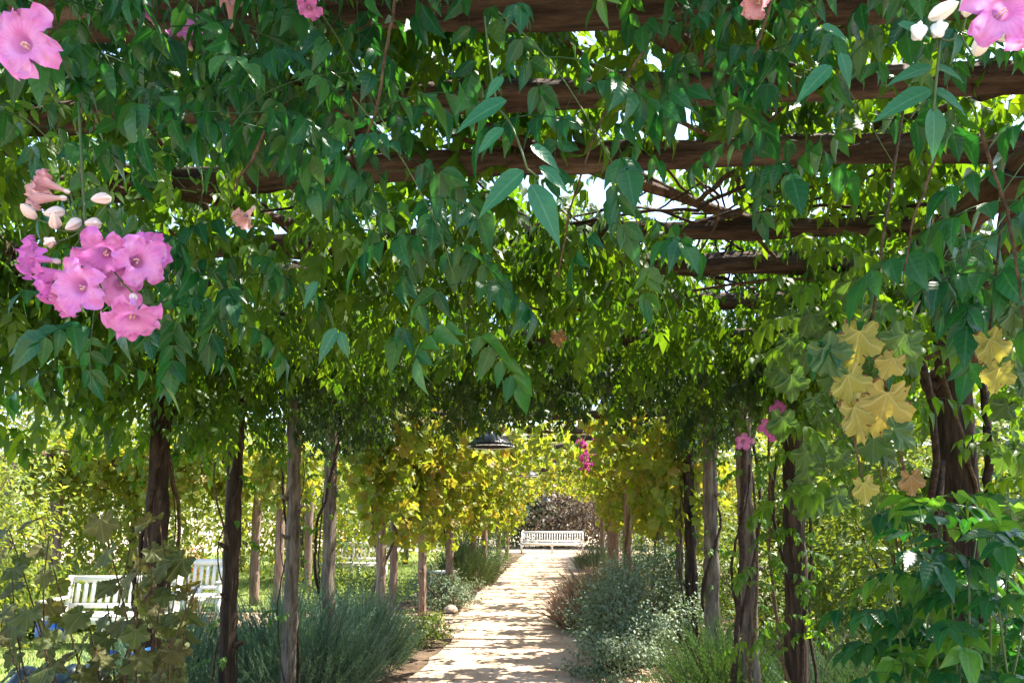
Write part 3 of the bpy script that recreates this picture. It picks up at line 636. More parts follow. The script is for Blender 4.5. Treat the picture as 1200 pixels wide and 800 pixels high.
trees = [(-8.3, 13.5, 4.2, 1.9, 2.5, 'tree_a', 'sunlit yellow-green tree behind the lawn bench'), (-11.5, 14.0, 5.0, 2.4, 2.6, 'tree_a', 'broad green tree at the outer edge of the lawn'),
         (-6.4, 17.8, 4.2, 1.7, 2.7, 'far_vine', 'small tree with yellowing leaves behind the smaller pergola'), (-9.5, 21.0, 5.5, 2.6, 2.8, 'tree_a', 'large pale green tree rising behind the yellowing tree'),
         (-5.6, 25.0, 4.6, 2.0, 2.5, 'tree_a', 'leafy tree beyond the bench that stands past the rosemary'), (-14.0, 20.0, 6, 3.0, 3.0, 'tree_dark', 'dark tree at the far corner of the lawn'),
         (-9.0, 30.0, 6, 3.0, 3.0, 'tree_dark', 'dark spreading tree behind the leafy trees on the lawn side'),
         (-3.4, 38.0, 4.4, 1.9, 2.2, 'tree_dark', 'dark olive tree behind the left half of the end bench'), (-.6, 39.0, 3.8, 1.7, 1.9, 'tree_red', 'copper-brown tree behind the right half of the end bench'),
         (2.2, 38.0, 4.5, 2.0, 2.2, 'tree_red', 'reddish tree to the right of the end bench'), (-7, 40.0, 6, 2.6, 3, 'tree_a', 'pale tree left of the dark olive tree beyond the path end'), (5.5, 40.0, 6, 3.0, 3, 'tree_a', 'pale green tree right of the reddish tree beyond the path end'),
         (-1.5, 46.0, 8, 4.2, 4.2, 'tree_a', 'tall pale tree rising behind the copper-brown tree'),
         (4.6, 10.5, 3.6, 1.5, 2.0, 'tree_a', 'sunlit green tree just outside the right row of posts'), (5.4, 14.5, 4.4, 1.9, 2.3, 'tree_a', 'leafy tree behind the tree just outside the right row'),
         (4.5, 19.0, 4.0, 1.8, 2.2, 'far_vine', 'tree with yellowing leaves outside the right row near the stout post'), (5.5, 25.0, 5.0, 2.4, 2.6, 'tree_a', 'round green tree on the right near the path end'),
         (7.4, 9.0, 4.6, 2.2, 2.4, 'tree_dark', 'darker tree well outside the right row, behind the broad feathery bush'), (9.5, 16.0, 6.0, 3.0, 3.0, 'tree_dark', 'dark tree closing the view on the right-hand side')]
for (x, y, h, r, zc, m, lab) in trees:
    tree(x, y, h, r, zc, m, lab, int(9500 if y < 30 else 8000), .14 if y < 30 else .21, rs, bark='bark_grey', rz=zc * .92)


# ------------------------------------------------------------------ climbing vines on the pergola
def strand_points(x, y, z, L, rg, step=.055, sway=.12):
    n = max(2, int(L / step)); t = np.arange(n) * step
    az = rg.uniform(0, 6.28); s = sway * rg.random()
    return np.stack([x + math.cos(az) * s * t / max(L, .01) + .015 * np.sin(t * 20), y + math.sin(az) * s * t / max(L, .01), z - t], -1)

def gather_top(boxes, rg):
    """sprays lying on top of the beams"""
    P, D, U = [], [], []
    for (x0, x1, y0, y1, z0, z1, n) in boxes:
        m = max(3, n // 22); c = np.stack([rg.uniform(x0, x1, m), rg.uniform(y0, y1, m), rg.uniform(z0, z1, m)], -1)
        p = c[rg.integers(0, m, n)] + rg.normal(0, 1, (n, 3)) * np.array([.16, .13, .08])
        P.append(p); D.append(np.stack([rg.normal(size=n), rg.normal(size=n), rg.uniform(-.5, .35, n)], -1)); U.append(np.stack([rg.normal(0, .4, n), rg.normal(0, .4, n), np.ones(n)], -1))
    return P, D, U

def gather_strands(lines, rg, density=1.7, jit=.015):
    """sprays along hanging shoots: (x0, x1, y0, y1, ztop, lmin, lmax, count)"""
    P, D, U, S = [], [], [], []
    for (x0, x1, y0, y1, zt, l0, l1, n) in lines:
        for _ in range(n):
            L = l0 + (l1 - l0) * rg.random() ** 1.6
            s = strand_points(rg.uniform(x0, x1), rg.uniform(y0, y1), zt + rg.normal(0, .05), L, rg); S.append(s)
            q = np.repeat(s, 2, 0)[:max(2, int(len(s) * density))]; k = len(q)
            az = rg.uniform(0, 6.28, k); P.append(q + rg.normal(0, jit, q.shape)); D.append(np.stack([np.cos(az), np.sin(az), rg.uniform(-.5, .3, k) - jit * 9], -1)); U.append(np.tile([0, 0, 1.0], (k, 1)) + rg.normal(0, .15 + jit * 9, (k, 3)))
    return P, D, U, S

def in_view(P):
    v = P - CAM; f = np.array([-math.sin(YAW) * math.cos(PITCH), math.cos(YAW) * math.cos(PITCH), math.sin(PITCH)])
    r = np.array([math.cos(YAW), math.sin(YAW), 0.0]); u = np.cross(r, f); z = v @ f
    return (z > .2) & (np.abs(v @ r) < .72 * z) & ((v @ u) < .63 * z) & ((v @ u) > -.35 * z)

def vine(base, label, boxes, lines, seed, hi, lo, mat, size=(.75, 1.2), n_parts=280, stems=(), name='climbing_vine', cat='vine', group=None, hole=None):
    rg = np.random.default_rng(seed); t = thing(name, base, label, cat, group)
    P, D, U = gather_top(boxes, rg); p2, d2, u2, S = gather_strands(lines, rg, jit=.015 if hi else .075); P += p2; D += d2; U += u2
    P, D, U = np.concatenate(P), np.concatenate(D), np.concatenate(U)
    if hole is not None:                       # a bare patch in the roof that lets the sun in
        h = (P[:, 0] > hole[0]) & (P[:, 0] < hole[1]) & (P[:, 1] > hole[2]) & (P[:, 1] < hole[3]) & (P[:, 2] > 2.8) & (rg.random(len(P)) < .9)
        P, D, U = P[~h], D[~h], U[~h]
    sz = rg.uniform(*size, len(P))
    order = np.argsort(np.where(in_view(P), 0, 1000) + np.linalg.norm(P - CAM, axis=1)); near = order[:n_parts] if hi else order[:0]; rest = order[len(near):]
    for i in near: placed('leaf', hi[rg.integers(len(hi))], t, mat4(P[i], D[i], U[i], sz[i]))
    mb = MB(); k = rg.integers(0, len(lo), len(rest)); rv = rg.random(len(rest))
    for j, T in enumerate(lo):
        q = rest[k == j]
        if len(q): bulk(mb, T, P[q], D[q], U[q], sz[q], rv[k == j])
    if len(rest): mb.build('foliage', mat, t, False, 'stuff')
    mb = MB()
    for s in S: mb.tube(s, np.linspace(.0035, .0012, len(s)), 3, cap=False)
    if S: mb.build('shoot', M['green_stem'], t, True, 'stuff')
    for (pts, r, m) in stems:
        pts = np.array(pts, float); tt = np.linspace(0, 1, len(pts)); fine = np.linspace(0, 1, len(pts) * 6)
        q = np.stack([np.interp(fine, tt, pts[:, a]) for a in range(3)], -1) + np.cumsum(rg.normal(0, .004, (len(fine), 3)), 0) * np.sin(math.pi * fine)[:, None]
        mb = MB(); mb.tube(q, r * np.linspace(1.1, .75, len(fine)), 7, .07, rg=rg); mb.build('stem', M[m], t, True)
    return t

def twine(x, y, r, z0, z1, turns, ph=0.0, n=16):
    a = np.linspace(0, turns * 6.28, n) + ph; return np.stack([x + np.cos(a) * r, y + np.sin(a) * r, np.linspace(z0, z1, n)], -1)
pl = [(p[0], p[1], p[2]) for p in posts]
nl = len(left_px)
def cane(x0, y0, x1, y1, z, rg, amp=.12, n=8):
    t = np.linspace(0, 1, n); return np.stack([x0 + (x1 - x0) * t + rg.normal(0, amp, n) * np.sin(math.pi * t), y0 + (y1 - y0) * t + rg.normal(0, amp, n) * np.sin(math.pi * t), z + rg.normal(0, .03, n)], -1)
rc = np.random.default_rng(77)
# first bays, in shade, backlit from above
vine((pl[0][0] + .1, pl[0][1], 0), 'leafy climber twining up the dark post that rises from the olive grape-like leaves', [(-2.6, -.4, 1.5, 4.8, 2.82, 3.5, 1800)],
     [(-2.5, -1.9, 2.3, 5.0, 2.72, .25, 1.0, 100), (-1.9, -.6, 3.2, 4.9, 2.72, .05, .42, 70), (-1.9, -.75, 1.9, 3.2, 2.74, .05, .45, 24)], 101, WI_HI, WI_LO, M['canopy_lo'], hole=(-.8, .75, 2.75, 3.6),
     stems=[(twine(pl[0][0], pl[0][1], .095, 0, 2.7, 1.2), .014, 'cane_dark'), (cane(-2.2, 2.2, -.4, 4.0, 2.85, rc), .014, 'cane'), (cane(-2.3, 3.6, -.6, 2.1, 2.86, rc), .011, 'cane_dark')] + [(cane(rc.uniform(-2.5, -1), rc.uniform(1.5, 4.6), rc.uniform(-1.2, .2), rc.uniform(1.5, 4.6), rc.uniform(2.68, 2.95), rc), rc.uniform(.004, .009), 'cane' if k % 2 else 'cane_dark') for k in range(14)])
vine((pl[nl][0], pl[nl][1] + .1, 0), 'green climber trailing bright sunlit leaf sprays below the first crossbeams', [(.55, 1.8, 1.5, 4.8, 2.82, 3.5, 1500), (-.5, .6, 1.5, 2.6, 2.82, 3.5, 640), (-.4, .55, 2.6, 4.8, 2.82, 3.4, 650)],
     [(-1.0, .35, 2.75, 3.1, 2.75, .15, .5, 46), (-.6, 1.1, 3.5, 4.9, 2.72, .05, .42, 70), (1.15, 1.7, 2.9, 4.6, 2.65, .2, .9, 70)], 102, WI_HI, WI_LO, M['canopy_lo'], hole=(-.8, .75, 2.75, 3.6),
     stems=[(twine(pl[nl][0], pl[nl][1], .10, 0, 2.7, .8, 2.5), .016, 'cane_dark'), (cane(1.5, 2.0, -.3, 3.8, 2.85, rc), .013, 'cane'), (cane(1.3, 3.3, -.4, 2.3, 2.86, rc), .011, 'cane')] + [(cane(rc.uniform(.5, 1.7), rc.uniform(1.5, 4.6), rc.uniform(-.6, .6), rc.uniform(1.5, 4.6), rc.uniform(2.66, 2.95), rc), rc.uniform(.004, .009), 'cane' if k % 2 else 'cane_dark') for k in range(16)])
# middle bays: fringe above the lamp, its shade painted as darker leaf green
vine((pl[2][0], pl[2][1] + .1, 0), 'dense climber in shade-painted dark green whose fringe hangs over the black pendant lamp', [(-2.6, 1.75, 4.6, 8.4, 2.82, 3.25, 3900)],
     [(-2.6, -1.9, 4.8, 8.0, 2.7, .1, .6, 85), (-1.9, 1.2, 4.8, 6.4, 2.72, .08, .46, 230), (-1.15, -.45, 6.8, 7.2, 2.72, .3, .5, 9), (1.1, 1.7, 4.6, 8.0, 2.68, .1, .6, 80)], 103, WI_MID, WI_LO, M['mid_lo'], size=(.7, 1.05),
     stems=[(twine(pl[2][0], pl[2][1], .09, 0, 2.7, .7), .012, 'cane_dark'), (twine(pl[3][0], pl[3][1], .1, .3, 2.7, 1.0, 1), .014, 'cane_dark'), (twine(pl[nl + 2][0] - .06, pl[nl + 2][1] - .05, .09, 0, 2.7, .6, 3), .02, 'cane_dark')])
for k, (x, y, r) in enumerate([pl[0], pl[1], pl[2], pl[3], pl[nl], pl[nl + 1], pl[nl + 2], pl[nl + 3], pl[nl + 4]]):
    own = [o for o in COL.objects if o.name.startswith('climbing_vine')][(0, 0, 2, 2, 1, 1, 2, 2, 2)[k]]
    for q in range(2):
        pts = twine(x + rc.normal(0, .015), y, r * .80 + .012, 0, rc.uniform(1.9, 2.7), rc.uniform(.3, 1.6) * rc.choice([-1, 1]), rc.uniform(3.2, 6.2), 40) + np.cumsum(rc.normal(0, .005, (40, 3)), 0)
        pts[:, 2] = np.linspace(0, pts[-1, 2], 40); mb = MB(); mb.tube(pts, rc.uniform(.004, .013) * np.linspace(1.1, .7, 40), 6, .1); mb.build('stem', M['cane_dark' if q else 'cane'], own, True)
    for q in range(10):
        a = rc.uniform(3.3, 6.1); p = np.array([x + math.cos(a) * r, y + math.sin(a) * r, rc.uniform(.6, 2.3)])
        placed('leaf', WI_HI[rc.integers(6)], own, mat4(p, (math.cos(a), math.sin(a), .2), (0, 0, 1), rc.uniform(.45, .8)))
# sunny far bays: thin on top between the beams, ragged fringes along each beam and thick curtains on the rails
GRL = PALM_LO
for i, (y0, y1, lab, den) in enumerate([(8.2, 12.5, 'yellow-green grape vine covering the sunny bays just past the black pendant lamp', 1.0),
                                  (12.5, 18.5, 'golden grape vine covering the sunny middle bays around the smaller pendant lamp', .9),
                                  (18.5, 30.5, 'yellowing grape vine over the last bays before the end bench', .75)]):
    dy = y1 - y0; k = den; j = [4, 7, 8][i]; yb = [y for y in ys if y0 <= y < y1]
    boxes = [(-2.6, 1.75, y0, y1, 2.85, 3.05, int(22 * dy * k))] + [(-2.6, 1.75, y - .2, y + .2, 2.78, 3.0, int(62 * k)) for y in yb]
    boxes += [(-2.75, -1.8, y0, y1, 2.7, 3.1, int(50 * dy * k)), (1.0, 1.85, y0, y1, 2.7, 3.1, int(50 * dy * k))]
    lines = [(-2.65, -1.85, y0, y1, 2.75, .3, 1.9, int(32 * dy * k)), (1.1, 1.75, y0, y1, 2.75, .3, 1.8, int(24 * dy * k))]
    for q in np.arange(y0, y1, .95):
        lines += [(-2.0, -1.15, q - .3, q + .3, 2.75, .1, .75, int(14 * k)), (-1.15, .3, q - .3, q + .3, 2.75, .05, .32, int(15 * k)), (.3, 1.3, q - .3, q + .3, 2.75, .1, .7, int(15 * k))]
    vine((pl[j][0] + .1, pl[j][1], 0), lab, boxes, lines, 110 + i, None, GRL, M['far_vine'], size=(.10, .16), name='grape_vine',
         stems=[(twine(pl[j][0], pl[j][1], .1, 0, 2.7, .8), .02, 'cane'), (twine(pl[nl + 6 + i][0], pl[nl + 6 + i][1], .11, 0, 2.7, .7, 2), .02, 'cane')] + ([([(pl[5][0] - .75, 8.6, 0), (pl[5][0] - .2, 9.0, .55), (pl[5][0] + .1, 9.25, 1.4), (pl[5][0], 9.3, 2.6)], .022, 'cane')] if i == 0 else []))
vine((-6.2, 12.6, 0), 'grape vine on the smaller pergola over the lawn, ragged and sunlit', [(-8.5, -4.2, 10.8, 13.6, 2.6, 2.9, 1500)], [(-8.6, -4.2, 11.0, 13.4, 2.6, .15, 1.1, 220)], 120, None, GRL, M['far_vine'], size=(.09, .15), name='grape_vine',
     stems=[(twine(tops[1][0], tops[1][1], .1, 0, 2.5, .6), .018, 'cane')])

# ------------------------------------------------------------------ trumpet vine in front of the pergola
def flower_mesh(name, mat, rg, open_=1.0):
    mb = MB(); n, s = 13, 50; th = np.linspace(0, 2 * math.pi, s, endpoint=False)
    t = np.linspace(0, 1, n)
    lob = .1 + .9 * np.abs(np.sin(th * 2.5 + .3)) ** .55; lob *= 1 + .10 * np.sin(th * 2 + rg.uniform(0, 6)); low = 1 + .16 * np.cos(th)       # five broad lobes, the lower ones longer
    v = []
    for i, u in enumerate(t):
        if u < .5: r = (.0035 + .0085 * (u / .5) ** 1.4) * np.ones(s); z = .045 * u / .5 * np.ones(s)
        else:
            w = (u - .5) / .5; r = .012 + .029 * open_ * w * low * (.3 + .7 * (lob * w ** 1.5 + (1 - w ** 1.5)))
            z = .045 + .010 * math.sin(w * 2.2) * np.ones(s) * (1.6 - open_) - .007 * w * w * lob + rg.normal(0, .0009, s) * w + .0055 * w * w * np.sin(th * 10 + rg.uniform(0, 6)) + .003 * w * w * np.sin(th * 23 + rg.uniform(0, 6)) + .006 * w * w * np.sin(th * 2 + rg.uniform(0, 6)) + .004 * w * w * (1 - lob)
        v.append(np.stack([np.cos(th) * r, np.sin(th) * r, z], -1))
    v = np.concatenate(v); f = []
    for i in range(n - 1):
        for j in range(s):
            p, q = i * s + j, i * s + (j + 1) % s; f += [(p, q, p + s), (q, q + s, p + s)]
    mb.add(v, f, np.repeat(t, s), np.tile(th / (2 * math.pi), n))
    return mb.mesh(name, mat, True)
def bud_mesh(name, mat):
    mb = MB(); prof = [(.0012, 0), (.0035, .002), (.0056, .006), (.0060, .011), (.0046, .017), (.0028, .021), (.0003, .024)]; s = 20; th = np.linspace(0, 2 * math.pi, s, endpoint=False); v = []
    for r, z in prof:
        k = 1 + .2 * np.cos(th * 5); zz = z + (.002 * np.cos(th * 5) if .017 < z < .02 else 0); v.append(np.stack([np.cos(th) * r * k, np.sin(th) * r * k, zz + 0 * th], -1))
    v = np.concatenate(v); f = [t for i in range(len(prof) - 1) for j in range(s) for t in ((i * s + j, i * s + (j + 1) % s, (i + 1) * s + j), (i * s + (j + 1) % s, (i + 1) * s + (j + 1) % s, (i + 1) * s + j))]
    mb.add(v, f); return mb.mesh(name, mat, True)
rf = np.random.default_rng(9)
FL = [flower_mesh('pink_flower', M['petal'], rf) for _ in range(7)]
FLD = [flower_mesh('faded_flower', M['petal_faded'], rf, .55)]
MAG = flower_mesh('magenta_flower', M['magenta'], rf, .9)
BUD, BUDW = bud_mesh('pale_bud', M['bud']), bud_mesh('white_bud', M['bud_white'])
_mb = MB(); [_mb.tube([(a, b, .012), (a * 1.6, b * 1.6, .03), (a * 1.2, b * 1.2 + .001, .041)], [.0006, .0005, .0011], 5) for a, b in ((.002, .001), (-.002, .0012), (.0005, -.0022), (0, .002))]; STAMENS = _mb.mesh('stamens', plain_mat('pale_filament', (.70, .52, .40), .6, .2), True)

def mat_z(p, z, s, roll=0.0):
    z = norm(np.array([z], float))[0]; ref = np.array([0, 0, 1.0]) if abs(z[2]) < .9 else np.array([0, 1.0, 0]); x = norm(np.cross([ref], [z]))[0]; y = np.cross(z, x)
    c, q = math.cos(roll), math.sin(roll); X, Y = x * c + y * q, y * c - x * q
    Mx = np.eye(4); Mx[:3, 0], Mx[:3, 1], Mx[:3, 2], Mx[:3, 3] = X * s, Y * s, z * s, p
    return Matrix(Mx.tolist())
def flower(parent, x, y, d, face, s=1.0, me=None, roll=None):
    """flower whose mouth is at the given spot, facing 'face' (x right, y away, z up)"""
    p = at(x, y, d); f = norm(np.array([face], float))[0]; s *= .9; Mx = mat_z(p - f * .05 * s, f, s, rf.uniform(0, 6) if roll is None else roll)
    o = placed('flower', me or FL[rf.integers(7)], parent, Mx)
    c = bpy.data.objects.new('calyx', BUD); COL.objects.link(c); c.parent = o; c.matrix_basis = Matrix.Translation((0, 0, -.008)) @ Matrix.Scale(.8, 4)
    h = bpy.data.objects.new('stamens', STAMENS); COL.objects.link(h); h.parent = o
    return p - f * .058 * s
def stalk(parent, a, b, r=.0013, sag=.01, m='green_stem'):
    a, b = np.array(a), np.array(b); t = np.linspace(0, 1, 7)[:, None]; pts = a + (b - a) * t + np.array([0, 0, -sag]) * np.sin(math.pi * t)
    mb = MB(); mb.tube(pts, r, 5); mb.build('stalk', M[m], parent, True)
def bud(parent, x, y, d, face, s=1.0, me=BUD):
    p = at(x, y, d); placed('bud', me, parent, mat_z(p, face, s)); return p

def hang(parent, start, d0, length, rg, meshes, node=.07, droop=2.2, size=(.8, 1.15), m='green_stem', r=.0013, keep=1.0, lo_list=None):
    """one hanging shoot with opposite pairs of leaves"""
    p = np.array(start, float); d = norm(np.array([d0], float))[0]; pts = [p]; L = 0
    while L < length:
        d = norm(np.array([d + np.array([0, 0, -droop * .03]) + rg.normal(0, .05, 3)]))[0]; p = p + d * .03; pts.append(p); L += .03
    pts = np.array(pts); mb = MB(); mb.tube(pts, np.linspace(r, r * .5, len(pts)), 5, cap=False); mb.build('shoot', M[m], parent, True)
    cum = np.arange(len(pts)) * .03; az = rg.uniform(0, 6.28)
    for k in np.arange(.03, length, node):
        q = np.array([np.interp(k, cum, pts[:, a]) for a in range(3)]); az += 1.57 + rg.normal(0, .25); tdir = norm(np.array([pts[min(len(pts) - 1, int(k / .03) + 1)] - pts[max(0, int(k / .03) - 1)]]))[0]
        for s in (0, math.pi):
            if rg.random() > keep: continue
            dd = np.array([math.cos(az + s), math.sin(az + s), .15]) + tdir * .35 + rg.normal(0, .15, 3)
            up = np.array([0, 0, 1.0]) + rg.normal(0, .2, 3); sc = rg.uniform(*size)
            if lo_list is not None and rg.random() < .45: lo_list.append((q, dd, up, sc))
            else: placed('leaf', meshes[rg.integers(len(meshes))], parent, mat4(q, dd, up, sc))
    return pts

def trumpet(label, region, n, seed, base, extra=None, big=0.0, young=.12, hmin=.15, hmax=.55, dens=1.0):
    """region: list of (x0, x1, ytop, ybottom, d0, d1) pixel windows whose shoots end between"""
    rg = np.random.default_rng(seed); t = thing('trumpet_vine', base, label, 'vine', 'trumpet vine shoots hanging before the pergola'); lo = []
    for (x0, x1, y0, y1, d0, d1, k) in region:
        for _ in range(k):
            d = rg.uniform(d0, d1); x = rg.uniform(x0, x1); e_ = at(x, rg.uniform(y0, y1), d); L = rg.uniform(hmin, hmax)
            st = e_ + np.array([rg.normal(0, .10), rg.normal(0, .05), L * .92])
            ms = TR_YOUNG if rg.random() < young else (TR_BIG if rg.random() < big else TR_HI)
            hang(t, st, (rg.normal(0, .4), rg.normal(0, .3), -.25), L, rg, ms, keep=dens, size=(.6, 1.18))
    return t
top = 2.95
def shade_crest(t, x0, x1, n, seed):  # unseen leaves above the view, added to shade the hanging shoots
    rg = np.random.default_rng(seed); P, D, U = gather_top([(x0, x1, .55, 1.65, 2.86, 3.3, n)], rg); mb = MB(); k = rg.integers(0, 4, n)
    for j in range(4): bulk(mb, TR_LO[j], P[0][k == j], D[0][k == j], U[0][k == j], rg.uniform(.9, 1.3, (k == j).sum()), rg.random((k == j).sum()))
    mb.build('foliage', M['trumpet'], t, False, 'stuff')
# left mass
tv1 = trumpet('trumpet vine with the big open cluster of pink blooms among dark glossy leaves', [(-60, 130, 60, 330, .95, 1.35, 5), (-40, 200, 350, 470, 1.15, 1.6, 5), (-80, 100, -60, 120, .95, 1.3, 3)], 0, 31, (-1.3, 1.3, 0), young=.18)
tv2 = trumpet('dense trumpet vine with fresh green sprays, next to the big pink flower cluster', [(110, 330, -20, 170, 1.0, 1.45, 5), (180, 360, 200, 320, 1.15, 1.6, 5)], 0, 32, (-.9, 1.3, 0), young=.45)
tv3 = trumpet('dark glossy trumpet vine whose longest leafy shoot dangles below all the others', [(320, 430, -30, 180, .95, 1.4, 9), (360, 410, 395, 425, 1.02, 1.12, 2), (330, 420, 300, 350, 1.15, 1.3, 2)], 0, 33, (-.45, 1.3, 0), young=.08)
tv4 = trumpet('trumpet vine with large pale-edged leaflets hanging in the middle over the crossbeams', [(455, 650, -230, -50, .95, 1.35, 10), (530, 600, -20, 40, 1.0, 1.2, 2)], 0, 34, (0, 1.3, 0), big=.35, young=.08)
tv5 = trumpet('trumpet vine with narrow drooping blue-green leaflets over the crossbeams on the right', [(770, 1010, -100, 40, 1.0, 1.4, 8), (850, 940, 110, 200, 1.05, 1.3, 3), (748, 770, 30, 60, 1.1, 1.3, 1)], 0, 35, (.5, 1.3, 0), young=.06)
tv6 = trumpet('trumpet vine with white buds and one pink bloom, trailing thin tan stems', [(1030, 1220, -100, -10, .9, 1.25, 5), (1100, 1220, 90, 160, 1.0, 1.3, 3), (1245, 1300, 250, 560, 1.05, 1.4, 5)], 0, 36, (.9, 1.3, 0), young=.05)

for t_, a, b in ((tv1, -2.6, -1.2), (tv2, -1.2, -.5), (tv3, -.5, 0), (tv4, 0, .5), (tv5, .5, 1.1), (tv6, 1.1, 2.2)): shade_crest(t_, a, b, int(420 * (b - a)), int(abs(a) * 100))
# blooms of the left cluster
hub = at(100, 268, .93)
for (x, y, d, face, s) in [(90, 334, .86, (.02, -1, -.12), 1.02), (44, 322, .89, (-.75, -.6, -.2), 1.0), (122, 300, .89, (.25, -.75, -.75), 1.0), (163, 305, .90, (.75, -.6, -.1), 1.0), (155, 378, .87, (.30, -.45, -.9), 1.0), (66, 350, .93, (-.5, -.7, -.7), .9), (140, 335, .93, (.5, -.7, -.5), .85), (30, 300, .93, (-.9, -.3, .1), .85), (182, 290, .94, (.9, -.25, .2), .8), (96, 292, .95, (-.3, -.5, .5), .85)]:
    stalk(tv1, flower(tv1, x, y, d, face, s), hub, sag=.006)
for (x, y) in [(65, 268), (76, 247), (42, 256), (130, 232), (118, 262), (55, 285), (95, 258)]:
    stalk(tv1, bud(tv1, x, y, .92 + rf.normal(0, .01), (rf.normal(0, .5), -.6, -.3 + rf.normal(0, .4)), 1.15), hub, sag=.004)
stalk(tv1, flower(tv1, 40, 232, .94, (-.9, -.3, -.1), .8, FLD[0]), hub)
stalk(tv1, flower(tv1, 50, 213, .95, (-.8, -.2, .3), .75, FLD[0]), hub)
stalk(tv1, hub, at(92, 120, 1.0), .002, 0)
q = flower(tv1, 22, 48, .66, (.12, -1, -.15), 1.02, roll=.4); stalk(tv1, q, at(-40, -40, .8), .0018)
for (x, y, d, face, s, t, me) in [(215, 32, 1.2, (.1, -.8, .4), .85, tv2, None), (163, 8, 1.3, (-.4, -.6, .4), .8, tv2, None), (362, 12, 1.1, (0, -.4, -1), .6, tv3, None), (284, 258, 1.2, (-.3, -.5, -.8), .8, tv2, FLD[0]), (270, 2, 1.15, (.2, -.5, .6), .8, tv2, FLD[0]),
                              (1180, 8, .74, (-.1, -1, -.2), 1.1, tv6, None), (885, 4, 1.0, (-.6, -.5, -.5), .85, tv5, FLD[0])]:
    stalk(t, flower(t, x, y, d, face, s, me), at(x + 20, y - 60, d + .05))
h6 = at(1102, 45, .85)
for (x, y) in [(1076, 30), (1088, 22), (1102, 28), (1132, 20), (1143, 66), (1165, 38)]:
    stalk(tv6, bud(tv6, x, y, .84, (rf.normal(0, .5), -.5, .1 + rf.normal(0, .5)), 1.35, BUDW), h6 if x < 1120 else at(1125, 38, .85), sag=.004)
stalk(tv6, h6, at(1125, 38, .85), sag=.006); stalk(tv6, at(1170, 20, .86), at(1125, 38, .85), sag=.006)
# the pale single leaves hanging from the bud stalk, and the large leaf in the middle
stalk(tv6, h6, at(1094, 130, .86), .0016, 0)
HERO = [leaflet(1.0, .40, rows=(0, .06, .15, .28, .42, .56, .7, .82, .92, 1), fold=.25, curl=.2, wav=.012, rg=rf) for _ in range(4)]
HM = [tmesh(T, 'large_leaf', leaf_mat('large_trumpet_leaf', [(.018, .12, .05), (.024, .145, .055), (.02, .13, .055)], trans=.25, rough=.4, spec=.4, trans_gain=(1.8, 1.8, .9), vein=(.07, .2, .1))) for T in HERO]
def hero(parent, a, b, d, up=(0, -1, .4), db=0.0):
    pa, pb = at(*a, d), at(*b, d + db); placed('leaf', HM[rf.integers(4)], parent, mat4(pa, pb - pa, up, float(np.linalg.norm(pb - pa))))
for a, b in [((1092, 105), (1024, 133)), ((1094, 105), (1140, 128)), ((1092, 78), (1040, 92)), ((1095, 78), (1136, 90)), ((1093, 126), (1100, 186))]: hero(tv6, a, b, .86, (.1, -1, .5))
j = at(618, 198, .80)
stalk(tv4, j, at(585, 128, .84), .0013, -.012); stalk(tv4, at(585, 128, .84), at(568, 20, .9), .0014, .02); stalk(tv4, j, at(632, 208, .80), .0012, 0)
for a, b in [((614, 200), (556, 248)), ((632, 195), (670, 222)), ((622, 216), (662, 285)), ((590, 150), (555, 178)), ((622, 170), (660, 196)), ((594, 118), (528, 146)), ((590, 90), (566, 115))]: hero(tv4, a, b, .80, (.2, -1, .5))
for a, b in [((974, 77), (932, 116)), ((985, 62), (1000, 100)), ((962, 30), (1000, 44)), ((1052, 28), (1096, 40))]: hero(tv5 if a[0] < 1010 else tv6, a, b, .9)
for k, (a, b, dd) in enumerate([((395, 385), (368, 425), 1.0), ((398, 388), (408, 420), 1.0), ((372, 330), (352, 360), 1.0)]): hero(tv3, a, b, dd)
# trailing bare stems
for (t, pts, r, m) in [(tv4, [at(755, 60, 1.1), at(700, 140, 1.12), at(668, 240, 1.15), at(655, 320, 1.2)], .0032, 'cane'), (tv4, [at(465, -10, .95), at(440, 130, .97), at(428, 160, .98)], .004, 'cane'), 
                       (tv6, [at(1095, 180, 1.0), at(1070, 250, 1.02), at(1060, 320, 1.05)], .0028, 'cane'), (tv6, [at(1150, 150, .95), at(1180, 250, .96), at(1196, 370, .97), at(1200, 520, .98)], .0034, 'cane'), (tv2, [at(310, 155, 1.0), at(290, 200, 1.0), at(273, 232, 1.0)], .004, 'cane'),
                       (tv1, [at(92, 120, 1.0), at(94, 200, 1.0), at(98, 260, .95)], .0022, 'cane'), (tv5, [at(905, 0, 1.0), at(885, 50, 1.0), at(875, 66, 1.02)], .004, 'cane')]:
    pts = np.array(pts); tt = np.linspace(0, 1, len(pts)); ff = np.linspace(0, 1, 20); q = np.stack([np.interp(ff, tt, pts[:, a]) for a in range(3)], -1) + np.cumsum(rf.normal(0, .0010, (20, 3)), 0); mb = MB(); mb.tube(q, r * .62 * np.linspace(1.1, .7, 20), 6, .08); mb.build('stem', M[m], t, True)

